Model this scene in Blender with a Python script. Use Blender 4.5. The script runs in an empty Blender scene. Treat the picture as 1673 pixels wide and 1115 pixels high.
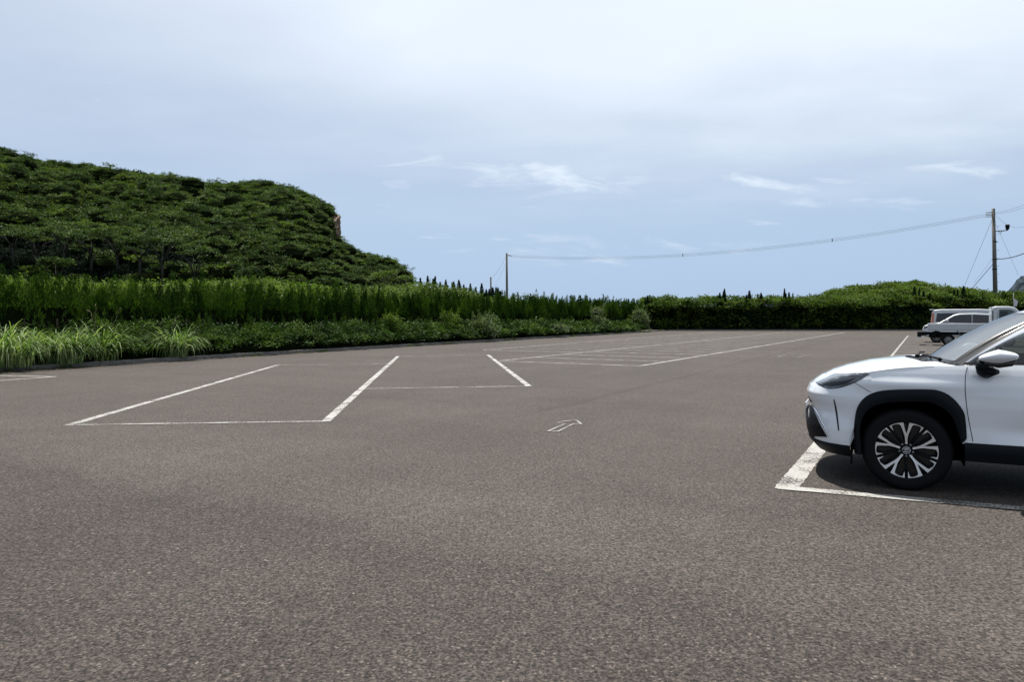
import bpy, math, random
import numpy as np
from mathutils import Vector, Matrix
from mathutils.bvhtree import BVHTree
R = math.radians
random.seed(7); rng = np.random.default_rng(11)
SC = bpy.context.scene
COL = SC.collection

# ------------------------------------------------------------------ camera, light, exposure
F_PX, W_PX, H_PX, HOR, CAM_H = 1160.0, 1673.0, 1115.0, 521.0, 1.40
cam_d = bpy.data.cameras.new('camera'); cam = bpy.data.objects.new('camera', cam_d); COL.objects.link(cam)
cam.location = (0, 0, CAM_H); cam.rotation_euler = (R(90), 0, 0)
cam_d.sensor_width = 36; cam_d.lens = 36*F_PX/W_PX
cam_d.shift_y = -(H_PX/2-HOR)/W_PX
cam_d.clip_start = 0.1; cam_d.clip_end = 20000
SC.camera = cam
SUN_EL, SUN_AZ = R(66), R(-4)      # azimuth measured from +Y (the way the camera looks) towards +X
sun_d = bpy.data.lights.new('sun', 'SUN'); sun = bpy.data.objects.new('sun', sun_d); COL.objects.link(sun)
sun_d.energy = 5.0; sun_d.angle = R(0.53); sun_d.color = (1.0, 0.95, 0.88)
sv = Vector((math.sin(SUN_AZ)*math.cos(SUN_EL), math.cos(SUN_AZ)*math.cos(SUN_EL), math.sin(SUN_EL)))
sun.rotation_euler = sv.to_track_quat('Z', 'Y').to_euler(); sun.location = sv*60
SC.view_settings.view_transform = 'Standard'; SC.view_settings.look = 'None'
SC.view_settings.exposure = 0.98; SC.view_settings.gamma = 1
wd = bpy.data.worlds.new('World'); SC.world = wd; wd.use_nodes = True
SKY_TINT = (1.06, 0.97, 0.94, 1); CLOUD = (8.6, 9.4, 10.25, 1); LOW = (3.1, 4.75, 7.3, 1); SKY_STR = 0.056
def world():
    nt = wd.node_tree; N = nt.nodes; L = nt.links; N.clear()
    def nd(t, **k):
        n = N.new(t)
        for a, b in k.items(): setattr(n, a, b)
        return n
    def math_(op, a, b=None, clamp=False):
        m = nd('ShaderNodeMath', operation=op, use_clamp=clamp)
        for i, v in enumerate((a, b)):
            if v is None: continue
            if isinstance(v, (int, float)): m.inputs[i].default_value = v
            else: L.new(v, m.inputs[i])
        return m.outputs[0]
    sky = nd('ShaderNodeTexSky', sky_type='NISHITA'); sky.sun_disc = False
    sky.sun_elevation = SUN_EL; sky.sun_rotation = SUN_AZ
    sky.air_density = 1.0; sky.dust_density = 1.0; sky.ozone_density = 1.6; sky.altitude = 5
    tc = nd('ShaderNodeTexCoord'); sp = nd('ShaderNodeSeparateXYZ'); L.new(tc.outputs['Generated'], sp.inputs[0])
    # direction projected on a flat cloud layer, so that clouds shrink towards the horizon
    zz = math_('ADD', math_('MAXIMUM', sp.outputs[2], 0.0), 0.12)
    cx = math_('DIVIDE', sp.outputs[0], zz); cy = math_('DIVIDE', sp.outputs[1], zz)
    cb = nd('ShaderNodeCombineXYZ'); L.new(cx, cb.inputs[0]); L.new(cy, cb.inputs[1])
    def noise(scale, detail, rough, off, sc=(1, 1, 1), dist=0.0):
        mp = nd('ShaderNodeMapping'); mp.inputs['Location'].default_value = off; mp.inputs['Scale'].default_value = sc
        L.new(cb.outputs[0], mp.inputs[0])
        n = nd('ShaderNodeTexNoise'); n.inputs['Scale'].default_value = scale; n.inputs['Detail'].default_value = detail
        n.inputs['Roughness'].default_value = rough; n.inputs['Distortion'].default_value = dist
        L.new(mp.outputs[0], n.inputs['Vector']); return n.outputs['Fac']
    def ramp(v, lo, hi, a=0.0, b=1.0):
        m = nd('ShaderNodeMapRange', interpolation_type='SMOOTHERSTEP'); L.new(v, m.inputs[0])
        for i, q in enumerate((lo, hi, a, b)): m.inputs[i+1].default_value = q
        return m.outputs[0]
    # a thin high veil, thickest overhead and to the right, thinning to the left
    veil = noise(0.42, 5, 0.5, (3.1, 0.4, 0), (1, 1.0, 1))
    side = ramp(math_('ADD', sp.outputs[0], math_('MULTIPLY', veil, 0.7)), -0.35, 0.62, 0.0, 1.0)
    high = ramp(math_('ADD', sp.outputs[2], math_('MULTIPLY', math_('SUBTRACT', noise(1.1, 6, 0.55, (7, 3, 0), (1, 1.5, 1)), 0.5), 0.13)), 0.08, 0.40, 0.0, 1.0)
    veil2 = math_('ADD', math_('MULTIPLY', math_('MULTIPLY', ramp(veil, 0.25, 0.75, 0.72, 1.0), high), math_('ADD', math_('MULTIPLY', side, 0.60), 0.38)), 0.10, True)
    # wispy streaks low down
    wisp = noise(1.5, 8, 0.62, (0.3, 2.3, 0), (1.0, 1.9, 1), 0.5)
    band = math_('MULTIPLY', ramp(sp.outputs[2], 0.06, 0.13), ramp(sp.outputs[2], 0.22, 0.34, 1, 0))
    w1 = math_('MULTIPLY', ramp(wisp, 0.56, 0.78), math_('MULTIPLY', band, 0.30))
    # separate soft cloud banks, each at its own direction (x/y, z/y), torn by noise
    yy = math_('MAXIMUM', sp.outputs[1], 0.02); uu = math_('DIVIDE', sp.outputs[0], yy); vv = math_('DIVIDE', sp.outputs[2], yy)
    c2 = nd('ShaderNodeCombineXYZ'); L.new(uu, c2.inputs[0]); L.new(math_('MULTIPLY', vv, 4.2), c2.inputs[1])
    def n2(scale, det, rough, dist, off):
        mp = nd('ShaderNodeMapping'); mp.inputs['Location'].default_value = off; L.new(c2.outputs[0], mp.inputs[0])
        n = nd('ShaderNodeTexNoise'); n.inputs['Scale'].default_value = scale; n.inputs['Detail'].default_value = det; n.inputs['Roughness'].default_value = rough; n.inputs['Distortion'].default_value = dist
        L.new(mp.outputs[0], n.inputs['Vector']); return n.outputs['Fac']
    tear = n2(7.0, 9, 0.62, 0.7, (1.3, 0.2, 0)); bend = n2(3.0, 3, 0.5, 0.0, (4.3, 2.2, 0))
    tot = None
    for (du, dv, su, sv_, amp) in ((0.01, 0.190, .17, .030, .95), (.17, .197, .06, .012, .8), (.03, .219, .022, .009, .8), (.345, .193, .055, .011, .95), (.44, .195, .07, .013, .6), (-.535, .347, .06, .016, .75),
                                   (.62, .215, .08, .020, .6), (-.28, .250, .05, .008, .35), (.12, .10, .22, .022, .45), (.55, .165, .16, .014, .5), (-.10, .215, .10, .016, .5)):
        a = math_('DIVIDE', math_('SUBTRACT', uu, du), su)
        v_ = math_('ADD', vv, math_('MULTIPLY', math_('SUBTRACT', bend, 0.5), 0.045)); b = math_('DIVIDE', math_('SUBTRACT', v_, dv), sv_)
        g_ = math_('POWER', 2.718, math_('MULTIPLY', math_('ADD', math_('MULTIPLY', a, a), math_('MULTIPLY', b, b)), -1.0)); g_ = math_('MULTIPLY', g_, amp)
        tot = g_ if tot is None else math_('MAXIMUM', tot, g_)
    bank = ramp(math_('ADD', math_('MULTIPLY', tot, 0.42), math_('MULTIPLY', math_('SUBTRACT', tear, 0.5), 1.9)), -0.12, 1.0, 0.0, 0.70)
    w1 = math_('MAXIMUM', w1, math_('MULTIPLY', bank, math_('MINIMUM', math_('MULTIPLY', tot, 3.0), 1.0)))
    fac = math_('MAXIMUM', veil2, math_('ADD', math_('MULTIPLY', veil2, 0.6), w1, True))
    mixc = nd('ShaderNodeMix', data_type='RGBA'); L.new(fac, mixc.inputs['Factor'])
    tint = nd('ShaderNodeMix', data_type='RGBA', blend_type='MULTIPLY'); tint.inputs['Factor'].default_value = 1
    L.new(sky.outputs[0], tint.inputs[6]); tint.inputs[7].default_value = SKY_TINT
    low = nd('ShaderNodeMix', data_type='RGBA'); L.new(ramp(sp.outputs[2], 0.0, 0.30, 0.85, 0.0), low.inputs['Factor']); L.new(tint.outputs[2], low.inputs[6]); low.inputs[7].default_value = LOW
    L.new(low.outputs[2], mixc.inputs[6]); mixc.inputs[7].default_value = CLOUD
    bg = nd('ShaderNodeBackground'); bg.inputs[1].default_value = SKY_STR; L.new(mixc.outputs[2], bg.inputs[0])
    out = nd('ShaderNodeOutputWorld'); L.new(bg.outputs[0], out.inputs[0])



world()

# ------------------------------------------------------------------ helpers
def gp(px, py, z=0.0):
    "photograph pixel -> point on the horizontal plane z"
    Y = F_PX*(CAM_H-z)/(py-HOR); return ((px-W_PX/2)/F_PX*Y, Y)
def at(px, py, Y):
    "photograph pixel at depth Y"
    return ((px-W_PX/2)/F_PX*Y, Y, CAM_H-(py-HOR)*Y/F_PX)
def tag(o, label=None, cat=None, group=None, kind=None):
    if label: o['label'] = label
    if cat: o['category'] = cat
    if group: o['group'] = group
    if kind: o['kind'] = kind
    return o
def empty(name, loc=(0, 0, 0), rz=0.0, parent=None):
    o = bpy.data.objects.new(name, None); COL.objects.link(o); o.location = loc; o.rotation_euler = (0, 0, rz)
    o.empty_display_size = 0.2
    if parent: o.parent = parent
    return o
def mesh(name, verts, faces, mat=None, parent=None, smooth=True, bevel=0, sharp=None):
    me = bpy.data.meshes.new(name); me.from_pydata([tuple(v) for v in verts], [], [tuple(f) for f in faces]); me.validate()
    o = bpy.data.objects.new(name, me); COL.objects.link(o)
    if mat: me.materials.append(mat)
    if smooth: me.polygons.foreach_set('use_smooth', [True]*len(me.polygons))
    if sharp is not None: me.set_sharp_from_angle(angle=R(sharp))
    if bevel:
        b = o.modifiers.new('bevel', 'BEVEL'); b.width = bevel; b.segments = 3; b.limit_method = 'ANGLE'; b.angle_limit = R(35)
        me.set_sharp_from_angle(angle=R(60))
    if parent: o.parent = parent
    return o
class MB:
    "collects shapes into one mesh"
    def __init__(s): s.v = []; s.f = []
    def add(s, v, f):
        n = len(s.v); s.v += [tuple(q) for q in v]; s.f += [tuple(i+n for i in q) for q in f]; return s
    def box(s, c, d, rot=None):
        x, y, z = d[0]/2, d[1]/2, d[2]/2
        v = [Vector(q) for q in ((-x,-y,-z),(x,-y,-z),(x,y,-z),(-x,y,-z),(-x,-y,z),(x,-y,z),(x,y,z),(-x,y,z))]
        if rot is not None: v = [rot @ q for q in v]
        return s.add([q+Vector(c) for q in v], [(0,3,2,1),(4,5,6,7),(0,1,5,4),(1,2,6,5),(2,3,7,6),(3,0,4,7)])
    def tube(s, pts, rad, n=8, cap=True):
        pts = [Vector(p) for p in pts]; rings = []
        if isinstance(rad, (int, float)): rad = [rad]*len(pts)
        for i, p in enumerate(pts):
            d = (pts[min(i+1, len(pts)-1)]-pts[max(i-1, 0)]).normalized()
            a = Vector((0, 0, 1)) if abs(d.z) < .9 else Vector((1, 0, 0))
            u = d.cross(a).normalized(); w = d.cross(u)
            rings.append([p+(u*math.cos(2*math.pi*k/n)+w*math.sin(2*math.pi*k/n))*rad[i] for k in range(n)])
        v = [q for r in rings for q in r]; f = []
        for i in range(len(pts)-1):
            for k in range(n): f.append((i*n+k, (i+1)*n+k, (i+1)*n+(k+1) % n, i*n+(k+1) % n))
        if cap: f.append(tuple(range(n))); f.append(tuple((len(pts)-1)*n+k for k in reversed(range(n))))
        return s.add(v, f)
    def lathe(s, prof, c=(0, 0, 0), n=48, axis='y'):
        "prof = (radius, along-axis) pairs"
        v = []; m = len(prof)
        for k in range(n):
            a = 2*math.pi*k/n
            for r, h in prof:
                p = (r*math.cos(a), h, r*math.sin(a)) if axis == 'y' else (r*math.cos(a), r*math.sin(a), h)
                v.append((p[0]+c[0], p[1]+c[1], p[2]+c[2]))
        f = [(k*m+i, ((k+1) % n)*m+i, ((k+1) % n)*m+i+1, k*m+i+1) for k in range(n) for i in range(m-1)]
        return s.add(v, f)
    def prism(s, poly, y0, y1, inset=0.0):
        "poly in (x, z) extruded from y0 to y1"
        n = len(poly)
        v = [(x, y0, z) for x, z in poly]+[(x, y1, z) for x, z in poly]
        f = [tuple(range(n)), tuple(range(2*n-1, n-1, -1))]+[(i, n+i, n+(i+1) % n, (i+1) % n) for i in range(n)]
        return s.add(v, f)
    def build(s, name, mat, parent=None, smooth=True, bevel=0, sharp=None):
        return mesh(name, s.v, s.f, mat, parent, smooth, bevel, sharp)
def grid_faces(nu, nv, closed=False, flip=False):
    f = []
    for i in range(nu-1):
        for j in range(nv-1):
            q = (i*nv+j, (i+1)*nv+j, (i+1)*nv+j+1, i*nv+j+1); f.append(q[::-1] if flip else q)
    return f

# ------------------------------------------------------------------ materials
def mat(name, col, rough=0.6, metal=0.0, spec=0.5, coat=0.0, noise=None, bump=None, alpha=None):
    m = bpy.data.materials.new(name); m.use_nodes = True; nt = m.node_tree; b = nt.nodes['Principled BSDF']
    b.inputs['Base Color'].default_value = (*col, 1); b.inputs['Roughness'].default_value = rough
    b.inputs['Metallic'].default_value = metal; b.inputs['Specular IOR Level'].default_value = spec
    b.inputs['Coat Weight'].default_value = coat; b.inputs['Coat Roughness'].default_value = 0.03
    if noise:
        sc, amt = noise; tc = nt.nodes.new('ShaderNodeTexCoord'); n = nt.nodes.new('ShaderNodeTexNoise')
        n.inputs['Scale'].default_value = sc; n.inputs['Detail'].default_value = 6; nt.links.new(tc.outputs['Object'], n.inputs['Vector'])
        r = nt.nodes.new('ShaderNodeMapRange'); r.inputs[1].default_value = .3; r.inputs[2].default_value = .7
        r.inputs[3].default_value = 1-amt; r.inputs[4].default_value = 1+amt; nt.links.new(n.outputs['Fac'], r.inputs[0])
        h = nt.nodes.new('ShaderNodeVectorMath'); h.operation = 'SCALE'; h.inputs[0].default_value = col
        nt.links.new(r.outputs[0], h.inputs['Scale']); nt.links.new(h.outputs[0], b.inputs['Base Color'])
        rr = nt.nodes.new('ShaderNodeMapRange'); rr.inputs[3].default_value = max(rough-.06, .02); rr.inputs[4].default_value = rough+.08
        nt.links.new(n.outputs['Fac'], rr.inputs[0]); nt.links.new(rr.outputs[0], b.inputs['Roughness'])
        if bump:
            bp = nt.nodes.new('ShaderNodeBump'); bp.inputs['Strength'].default_value = bump; bp.inputs['Distance'].default_value = .01
            nt.links.new(n.outputs['Fac'], bp.inputs['Height']); nt.links.new(bp.outputs[0], b.inputs['Normal'])
    return m
def leaf_mat(name, dark, mid, light, trans=0.35, rough=0.5, nscale=0.35):
    "leaf colour varies from leaf to leaf (attribute 'tint') and from plant to plant (noise)"
    m = bpy.data.materials.new(name); m.use_nodes = True; nt = m.node_tree; N = nt.nodes; L = nt.links; N.clear()
    at_ = N.new('ShaderNodeAttribute'); at_.attribute_name = 'tint'
    tc = N.new('ShaderNodeTexCoord'); n = N.new('ShaderNodeTexNoise'); n.inputs['Scale'].default_value = nscale; n.inputs['Detail'].default_value = 3
    L.new(tc.outputs['Object'], n.inputs['Vector'])
    mr = N.new('ShaderNodeMapRange'); mr.inputs[1].default_value = .3; mr.inputs[2].default_value = .7; L.new(n.outputs['Fac'], mr.inputs[0])
    a = N.new('ShaderNodeMath'); a.operation = 'MULTIPLY_ADD'; L.new(mr.outputs[0], a.inputs[0]); a.inputs[1].default_value = .55
    b = N.new('ShaderNodeMath'); b.operation = 'MULTIPLY'; b.inputs[1].default_value = .5; L.new(at_.outputs['Fac'], b.inputs[0]); L.new(b.outputs[0], a.inputs[2])
    cr = N.new('ShaderNodeValToRGB'); e = cr.color_ramp.elements; e[0].position = .15; e[0].color = (*dark, 1); e[1].position = .85; e[1].color = (*light, 1)
    k = cr.color_ramp.elements.new(.5); k.color = (*mid, 1); L.new(a.outputs[0], cr.inputs[0])
    p = N.new('ShaderNodeBsdfPrincipled'); p.inputs['Roughness'].default_value = rough; p.inputs['Specular IOR Level'].default_value = .03; L.new(cr.outputs[0], p.inputs['Base Color'])
    t = N.new('ShaderNodeBsdfTranslucent')
    tm = N.new('ShaderNodeMix'); tm.data_type = 'RGBA'; tm.blend_type = 'MULTIPLY'; tm.inputs['Factor'].default_value = 1
    L.new(cr.outputs[0], tm.inputs[6]); tm.inputs[7].default_value = (1.3, 1.5, .6, 1); L.new(tm.outputs[2], t.inputs[0])
    mx = N.new('ShaderNodeMixShader'); mx.inputs[0].default_value = trans; L.new(p.outputs[0], mx.inputs[1]); L.new(t.outputs[0], mx.inputs[2])
    o = N.new('ShaderNodeOutputMaterial'); L.new(mx.outputs[0], o.inputs[0]); return m
def glass_mat(name, tint, refl=1.0, ior=1.55):
    m = bpy.data.materials.new(name); m.use_nodes = True; nt = m.node_tree; N = nt.nodes; L = nt.links; N.clear()
    t = N.new('ShaderNodeBsdfTransparent'); t.inputs[0].default_value = (*tint, 1)
    g = N.new('ShaderNodeBsdfGlossy'); g.inputs['Roughness'].default_value = 0.02; g.inputs[0].default_value = (refl, refl, refl, 1)
    f = N.new('ShaderNodeFresnel'); f.inputs[0].default_value = ior
    s = N.new('ShaderNodeMixShader'); L.new(f.outputs[0], s.inputs[0]); L.new(t.outputs[0], s.inputs[1]); L.new(g.outputs[0], s.inputs[2])
    o = N.new('ShaderNodeOutputMaterial'); L.new(s.outputs[0], o.inputs[0]); return m

def asphalt_mat():
    m = bpy.data.materials.new('asphalt'); m.use_nodes = True; nt = m.node_tree; N = nt.nodes; L = nt.links; b = N['Principled BSDF']
    tc = N.new('ShaderNodeTexCoord'); V = tc.outputs['Object']
    def noise(s, d=4, r=.5, v=V, dist=0):
        n = N.new('ShaderNodeTexNoise'); n.inputs['Scale'].default_value = s; n.inputs['Detail'].default_value = d; n.inputs['Roughness'].default_value = r
        n.inputs['Distortion'].default_value = dist; L.new(v, n.inputs['Vector']); return n.outputs['Fac']
    def mr(v, a, b_, c, d, smooth=True):
        n = N.new('ShaderNodeMapRange'); n.interpolation_type = 'SMOOTHSTEP' if smooth else 'LINEAR'; L.new(v, n.inputs[0])
        for i, q in enumerate((a, b_, c, d)): n.inputs[i+1].default_value = q
        return n.outputs[0]
    def mt(op, a, b_=0.0, clamp=False):
        n = N.new('ShaderNodeMath'); n.operation = op; n.use_clamp = clamp
        for i, q in enumerate((a, b_)):
            if isinstance(q, (int, float)): n.inputs[i].default_value = q
            else: L.new(q, n.inputs[i])
        return n.outputs[0]
    # the lot's own directions: u along the rows of bays (60 degrees), w across
    mp = N.new('ShaderNodeMapping'); mp.vector_type = 'TEXTURE'; mp.inputs['Rotation'].default_value = (0, 0, R(60)); L.new(V, mp.inputs[0])
    sp = N.new('ShaderNodeSeparateXYZ'); L.new(mp.outputs[0], sp.inputs[0]); U, Wc = sp.outputs[0], sp.outputs[1]
    grain = noise(62, 5, .85); grain2 = noise(27, 4, .7); blot = noise(.35, 5, .55); blot2 = noise(1.7, 5, .6)
    wob = noise(.9, 3, .5)
    # paving strips: stretched noise along the rows
    ms = N.new('ShaderNodeMapping'); ms.inputs['Scale'].default_value = (.05, .45, 1); L.new(mp.outputs[0], ms.inputs[0])
    strip = noise(1.0, 4, .6, ms.outputs[0])
    ms2 = N.new('ShaderNodeMapping'); ms2.inputs['Scale'].default_value = (.6, .07, 1); L.new(mp.outputs[0], ms2.inputs[0])
    strip2 = noise(1.0, 4, .6, ms2.outputs[0])
    v = mt('MULTIPLY', mr(blot, .3, .7, .93, 1.06), mr(blot2, .3, .7, .94, 1.05))
    v = mt('MULTIPLY', v, mr(strip, .35, .65, .93, 1.07)); v = mt('MULTIPLY', v, mr(strip2, .35, .65, .95, 1.05))
    # joint between the older, coarser surface near the camera and the newer one: U about 3.35 m
    uu = mt('ADD', U, mt('MULTIPLY', mt('SUBTRACT', wob, .5), .9))
    near = mr(uu, 3.40, 3.62, 1.0, 0.0)
    v = mt('MULTIPLY', v, mr(near, 0, 1, 1.0, .80))
    light = mt('MULTIPLY', mr(uu, 3.6, 3.9, 0, 1), mr(uu, 4.0, 6.5, 1, 0)); v = mt('MULTIPLY', v, mr(light, 0, 1, 1, 1.10))
    # dark joint running away along w = -5.0
    ww = mt('ADD', Wc, mt('MULTIPLY', mt('SUBTRACT', noise(.5, 4, .6), .5), .35))
    jn = mt('MULTIPLY', mr(mt('ABSOLUTE', mt('SUBTRACT', ww, JOINT_W)), .03, .17, 1, 0), mr(U, 8.2, 10, 0, 1))
    v = mt('MULTIPLY', v, mr(mt('MULTIPLY', jn, mr(blot2, .3, .6, .4, 1)), 0, 1, 1, .80))
    sv2 = N.new('ShaderNodeTexVoronoi'); sv2.inputs['Scale'].default_value = .42; L.new(V, sv2.inputs['Vector'])
    spot = mr(mt('ADD', sv2.outputs['Distance'], mt('MULTIPLY', mt('SUBTRACT', noise(3.5, 5, .6), .5), .45)), .05, .24, 1, 0)
    v = mt('MULTIPLY', v, mr(mt('MULTIPLY', spot, mr(noise(.16, 2), .45, .6, 0, 1)), 0, 1, 1, .84))
    cw = N.new('ShaderNodeMapping'); L.new(mp.outputs[0], cw.inputs[0]); cn = N.new('ShaderNodeTexVoronoi'); cn.feature = 'DISTANCE_TO_EDGE'; cn.inputs['Scale'].default_value = .17
    wv = N.new('ShaderNodeTexNoise'); wv.inputs['Scale'].default_value = 1.3; wv.inputs['Detail'].default_value = 6; L.new(V, wv.inputs['Vector'])
    wm = N.new('ShaderNodeVectorMath'); wm.operation = 'MULTIPLY_ADD'; L.new(wv.outputs['Color'], wm.inputs[0]); wm.inputs[1].default_value = (.9, .9, 0); L.new(cw.outputs[0], wm.inputs[2]); L.new(wm.outputs[0], cn.inputs['Vector'])
    crack = mt('MULTIPLY', mr(cn.outputs['Distance'], .0006, .0028, 1, 0), mr(noise(.22, 2), .50, .62, 0, 1)); v = mt('MULTIPLY', v, mr(crack, 0, 1, 1, .62))
    vo = N.new('ShaderNodeTexVoronoi'); vo.inputs['Scale'].default_value = 95; L.new(V, vo.inputs['Vector'])
    stone = N.new('ShaderNodeSeparateColor'); L.new(vo.outputs['Color'], stone.inputs[0]); v = mt('MULTIPLY', v, mr(stone.outputs[0], .0, 1.0, .60, 1.40, False))
    v = mt('MULTIPLY', v, mr(mt('MULTIPLY', mr(stone.outputs[1], .93, .97, 0, 1), near), 0, 1, 1, 1.9))
    gr = mt('MULTIPLY', mr(grain, .39, .63, .18, 2.05, False), mr(grain2, .32, .68, .72, 1.30, False)); v = mt('MULTIPLY', v, gr)
    mixc = N.new('ShaderNodeMix'); mixc.data_type = 'RGBA'; L.new(noise(.6, 4, .6), mixc.inputs['Factor'])
    mixc.inputs[6].default_value = (.0425, .0357, .0313, 1); mixc.inputs[7].default_value = (.0402, .0348, .0311, 1)
    sc = N.new('ShaderNodeVectorMath'); sc.operation = 'SCALE'; L.new(mixc.outputs[2], sc.inputs[0]); L.new(v, sc.inputs['Scale'])
    L.new(sc.outputs[0], b.inputs['Base Color']); b.inputs['Roughness'].default_value = .9; b.inputs['Specular IOR Level'].default_value = .16
    bp = N.new('ShaderNodeBump'); bp.inputs['Strength'].default_value = .55; bp.inputs['Distance'].default_value = .004; L.new(grain, bp.inputs['Height']); L.new(bp.outputs[0], b.inputs['Normal'])
    return m
JOINT_W = 4.95
def paint_mat(name, wear=.42, col=(.23, .225, .21)):
    m = bpy.data.materials.new(name); m.use_nodes = True; nt = m.node_tree; N = nt.nodes; L = nt.links; b = N['Principled BSDF']
    tc = N.new('ShaderNodeTexCoord')
    def noise(s, d, r=.6):
        n = N.new('ShaderNodeTexNoise'); n.inputs['Scale'].default_value = s; n.inputs['Detail'].default_value = d; n.inputs['Roughness'].default_value = r
        L.new(tc.outputs['Object'], n.inputs['Vector']); return n.outputs['Fac']
    a = N.new('ShaderNodeMath'); a.operation = 'MULTIPLY_ADD'; L.new(noise(55, 4, .7), a.inputs[0]); a.inputs[1].default_value = .6
    c = N.new('ShaderNodeMath'); c.operation = 'MULTIPLY'; L.new(noise(2.2, 5), c.inputs[0]); c.inputs[1].default_value = .4; L.new(c.outputs[0], a.inputs[2])
    r = N.new('ShaderNodeMapRange'); r.inputs[1].default_value = wear-.05; r.inputs[2].default_value = wear+.06; L.new(a.outputs[0], r.inputs[0])
    b.inputs['Base Color'].default_value = (*col, 1); b.inputs['Roughness'].default_value = .7
    L.new(r.outputs[0], b.inputs['Alpha']); return m

M = {}
M['asphalt'] = asphalt_mat()
M['paint'] = paint_mat('white_line_paint', .455)
M['paint_mid'] = paint_mat('half_worn_line_paint', .475)
M['paint_worn'] = paint_mat('worn_line_paint', .485)
M['paint_faint'] = paint_mat('faint_line_paint', .54, (.2, .2, .19))
M['soil'] = mat('soil', (.045, .038, .026), .95, noise=(3, .4))
M['field'] = mat('field', (.05, .07, .025), .95, noise=(.4, .4))
M['kerb'] = mat('kerb_concrete', (.11, .105, .10), .9, noise=(6, .3), bump=.4)
M['white'] = mat('pearl_white_paint', (.62, .645, .68), .28, spec=.5, coat=1.0)
M['vanwhite'] = mat('white_vehicle_paint', (.42, .44, .46), .35, coat=.5, noise=(3, .04))
M['cladding'] = mat('black_plastic', (.003, .0045, .0065), .55, spec=.12, noise=(60, .15))
M['black'] = mat('gloss_black', (.003, .0035, .004), .25, spec=.5)
M['liner'] = mat('wheel_arch_liner', (.001, .001, .001), 1, spec=0)
M['tyre'] = mat('tyre_rubber', (.004, .004, .005), .75, spec=.15, noise=(40, .2))
M['alloy'] = mat('machined_alloy', (.72, .71, .70), .35, metal=.65)
M['steel'] = mat('steel_rim', (.16, .16, .16), .5, metal=.5)
M['gap'] = mat('panel_gap', (.01, .011, .013), .7)
M['lens'] = mat('headlamp_glass', (.028, .034, .040), .06, spec=.8, coat=1.0)
M['chrome'] = mat('chrome', (.7, .7, .72), .12, metal=1.0)
M['glass'] = glass_mat('side_window_glass', (.42, .50, .46))
M['dkglass'] = mat('dark_window_glass', (.012, .014, .018), .05, spec=.6)
M['seat'] = mat('seat_fabric', (.02, .02, .022), .9, spec=.1)
M['red'] = mat('tail_lamp', (.35, .05, .03), .2)
M['pole'] = mat('pole_concrete', (.085, .082, .075), .85, noise=(5, .25))
M['wire'] = mat('cable', (.03, .03, .035), .8, spec=.1)
M['bark'] = mat('bark', (.03, .026, .02), .95, spec=0, noise=(4, .3))
M['rock'] = mat('bare_rock', (.12, .082, .058), .95, noise=(.5, .45), bump=.8)
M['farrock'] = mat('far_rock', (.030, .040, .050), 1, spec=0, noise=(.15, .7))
M['undergrowth'] = mat('undergrowth', (.007, .010, .004), 1, spec=0, noise=(.3, .5))  # near-black ground cover, also colours the cores standing for shade in foliage
M['l_hill'] = leaf_mat('hill_leaves', (.012, .026, .009), (.036, .062, .018), (.080, .116, .032), .18)
M['l_hill2'] = leaf_mat('hill_bright_leaves', (.026, .044, .012), (.058, .088, .020), (.095, .135, .030), .25)
M['l_con'] = leaf_mat('conifer_needles', (.004, .012, .003), (.018, .042, .006), (.052, .096, .014), .24, .55, .6)
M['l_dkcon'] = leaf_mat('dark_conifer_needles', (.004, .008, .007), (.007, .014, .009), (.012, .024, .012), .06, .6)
M['l_con2'] = leaf_mat('hedge_conifer_needles', (.005, .012, .008), (.010, .022, .010), (.02, .04, .014), .1)
M['l_shrub'] = leaf_mat('shrub_leaves', (.007, .017, .005), (.022, .045, .010), (.058, .096, .020), .22, .5, .8)
M['l_hedge'] = leaf_mat('hedge_leaves', (.014, .030, .007), (.042, .070, .014), (.090, .132, .026), .26, .5, .5)
M['l_pale'] = leaf_mat('pale_shrub_leaves', (.045, .065, .035), (.08, .105, .06), (.13, .155, .095), .30, .5)
M['l_bright'] = leaf_mat('bright_leaves', (.03, .05, .010), (.056, .088, .018), (.09, .13, .03), .35, .45)
M['l_grass'] = leaf_mat('long_grass', (.03, .06, .015), (.10, .16, .05), (.28, .33, .18), .35, .5, 2.0)
M['litter'] = leaf_mat('leaf_litter', (.03, .022, .012), (.06, .045, .025), (.09, .07, .04), .05)
M['plume'] = mat('seed_head', (.20, .17, .13), .9, spec=0)
# ------------------------------------------------------------------ ground, lot, kerbs, markings
mesh('ground', [(-6000, -300, -.03), (6000, -300, -.03), (6000, 9000, -.03), (-6000, 9000, -.03)], [(0, 1, 2, 3)], M['field'], smooth=False)['kind'] = 'structure'
K0 = Vector((-13.6, 18.5, 0)); KU = Vector((.4446, .8957, 0)); KN = Vector((-.8957, .4446, 0))   # left kerb: start, along, outward
REAR = 82.5
def kp(s, o, z=0.0): q = K0+KU*s+KN*o; return (q.x, q.y, z)
sr = (REAR-K0.y)/KU.y
lot = [kp(-40, 0), kp(sr, 0), (75, REAR, 0), (75, -25, 0), kp(-40, 0)[:1]+(-25, 0)]
lot = [(x, y, .004) for x, y, z in lot]
mesh('parking_lot', lot, [tuple(reversed(range(5)))], M['asphalt'], smooth=False)['kind'] = 'structure'
mesh('ground', [kp(-40, .12, .10), kp(sr, .12, .10), (kp(sr, 0)[0]-.3, REAR+8, .10), kp(sr, 12, .10), kp(-40, 12, .10)], [(0, 1, 2, 3, 4)], M['soil'], smooth=False)['kind'] = 'structure'
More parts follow.
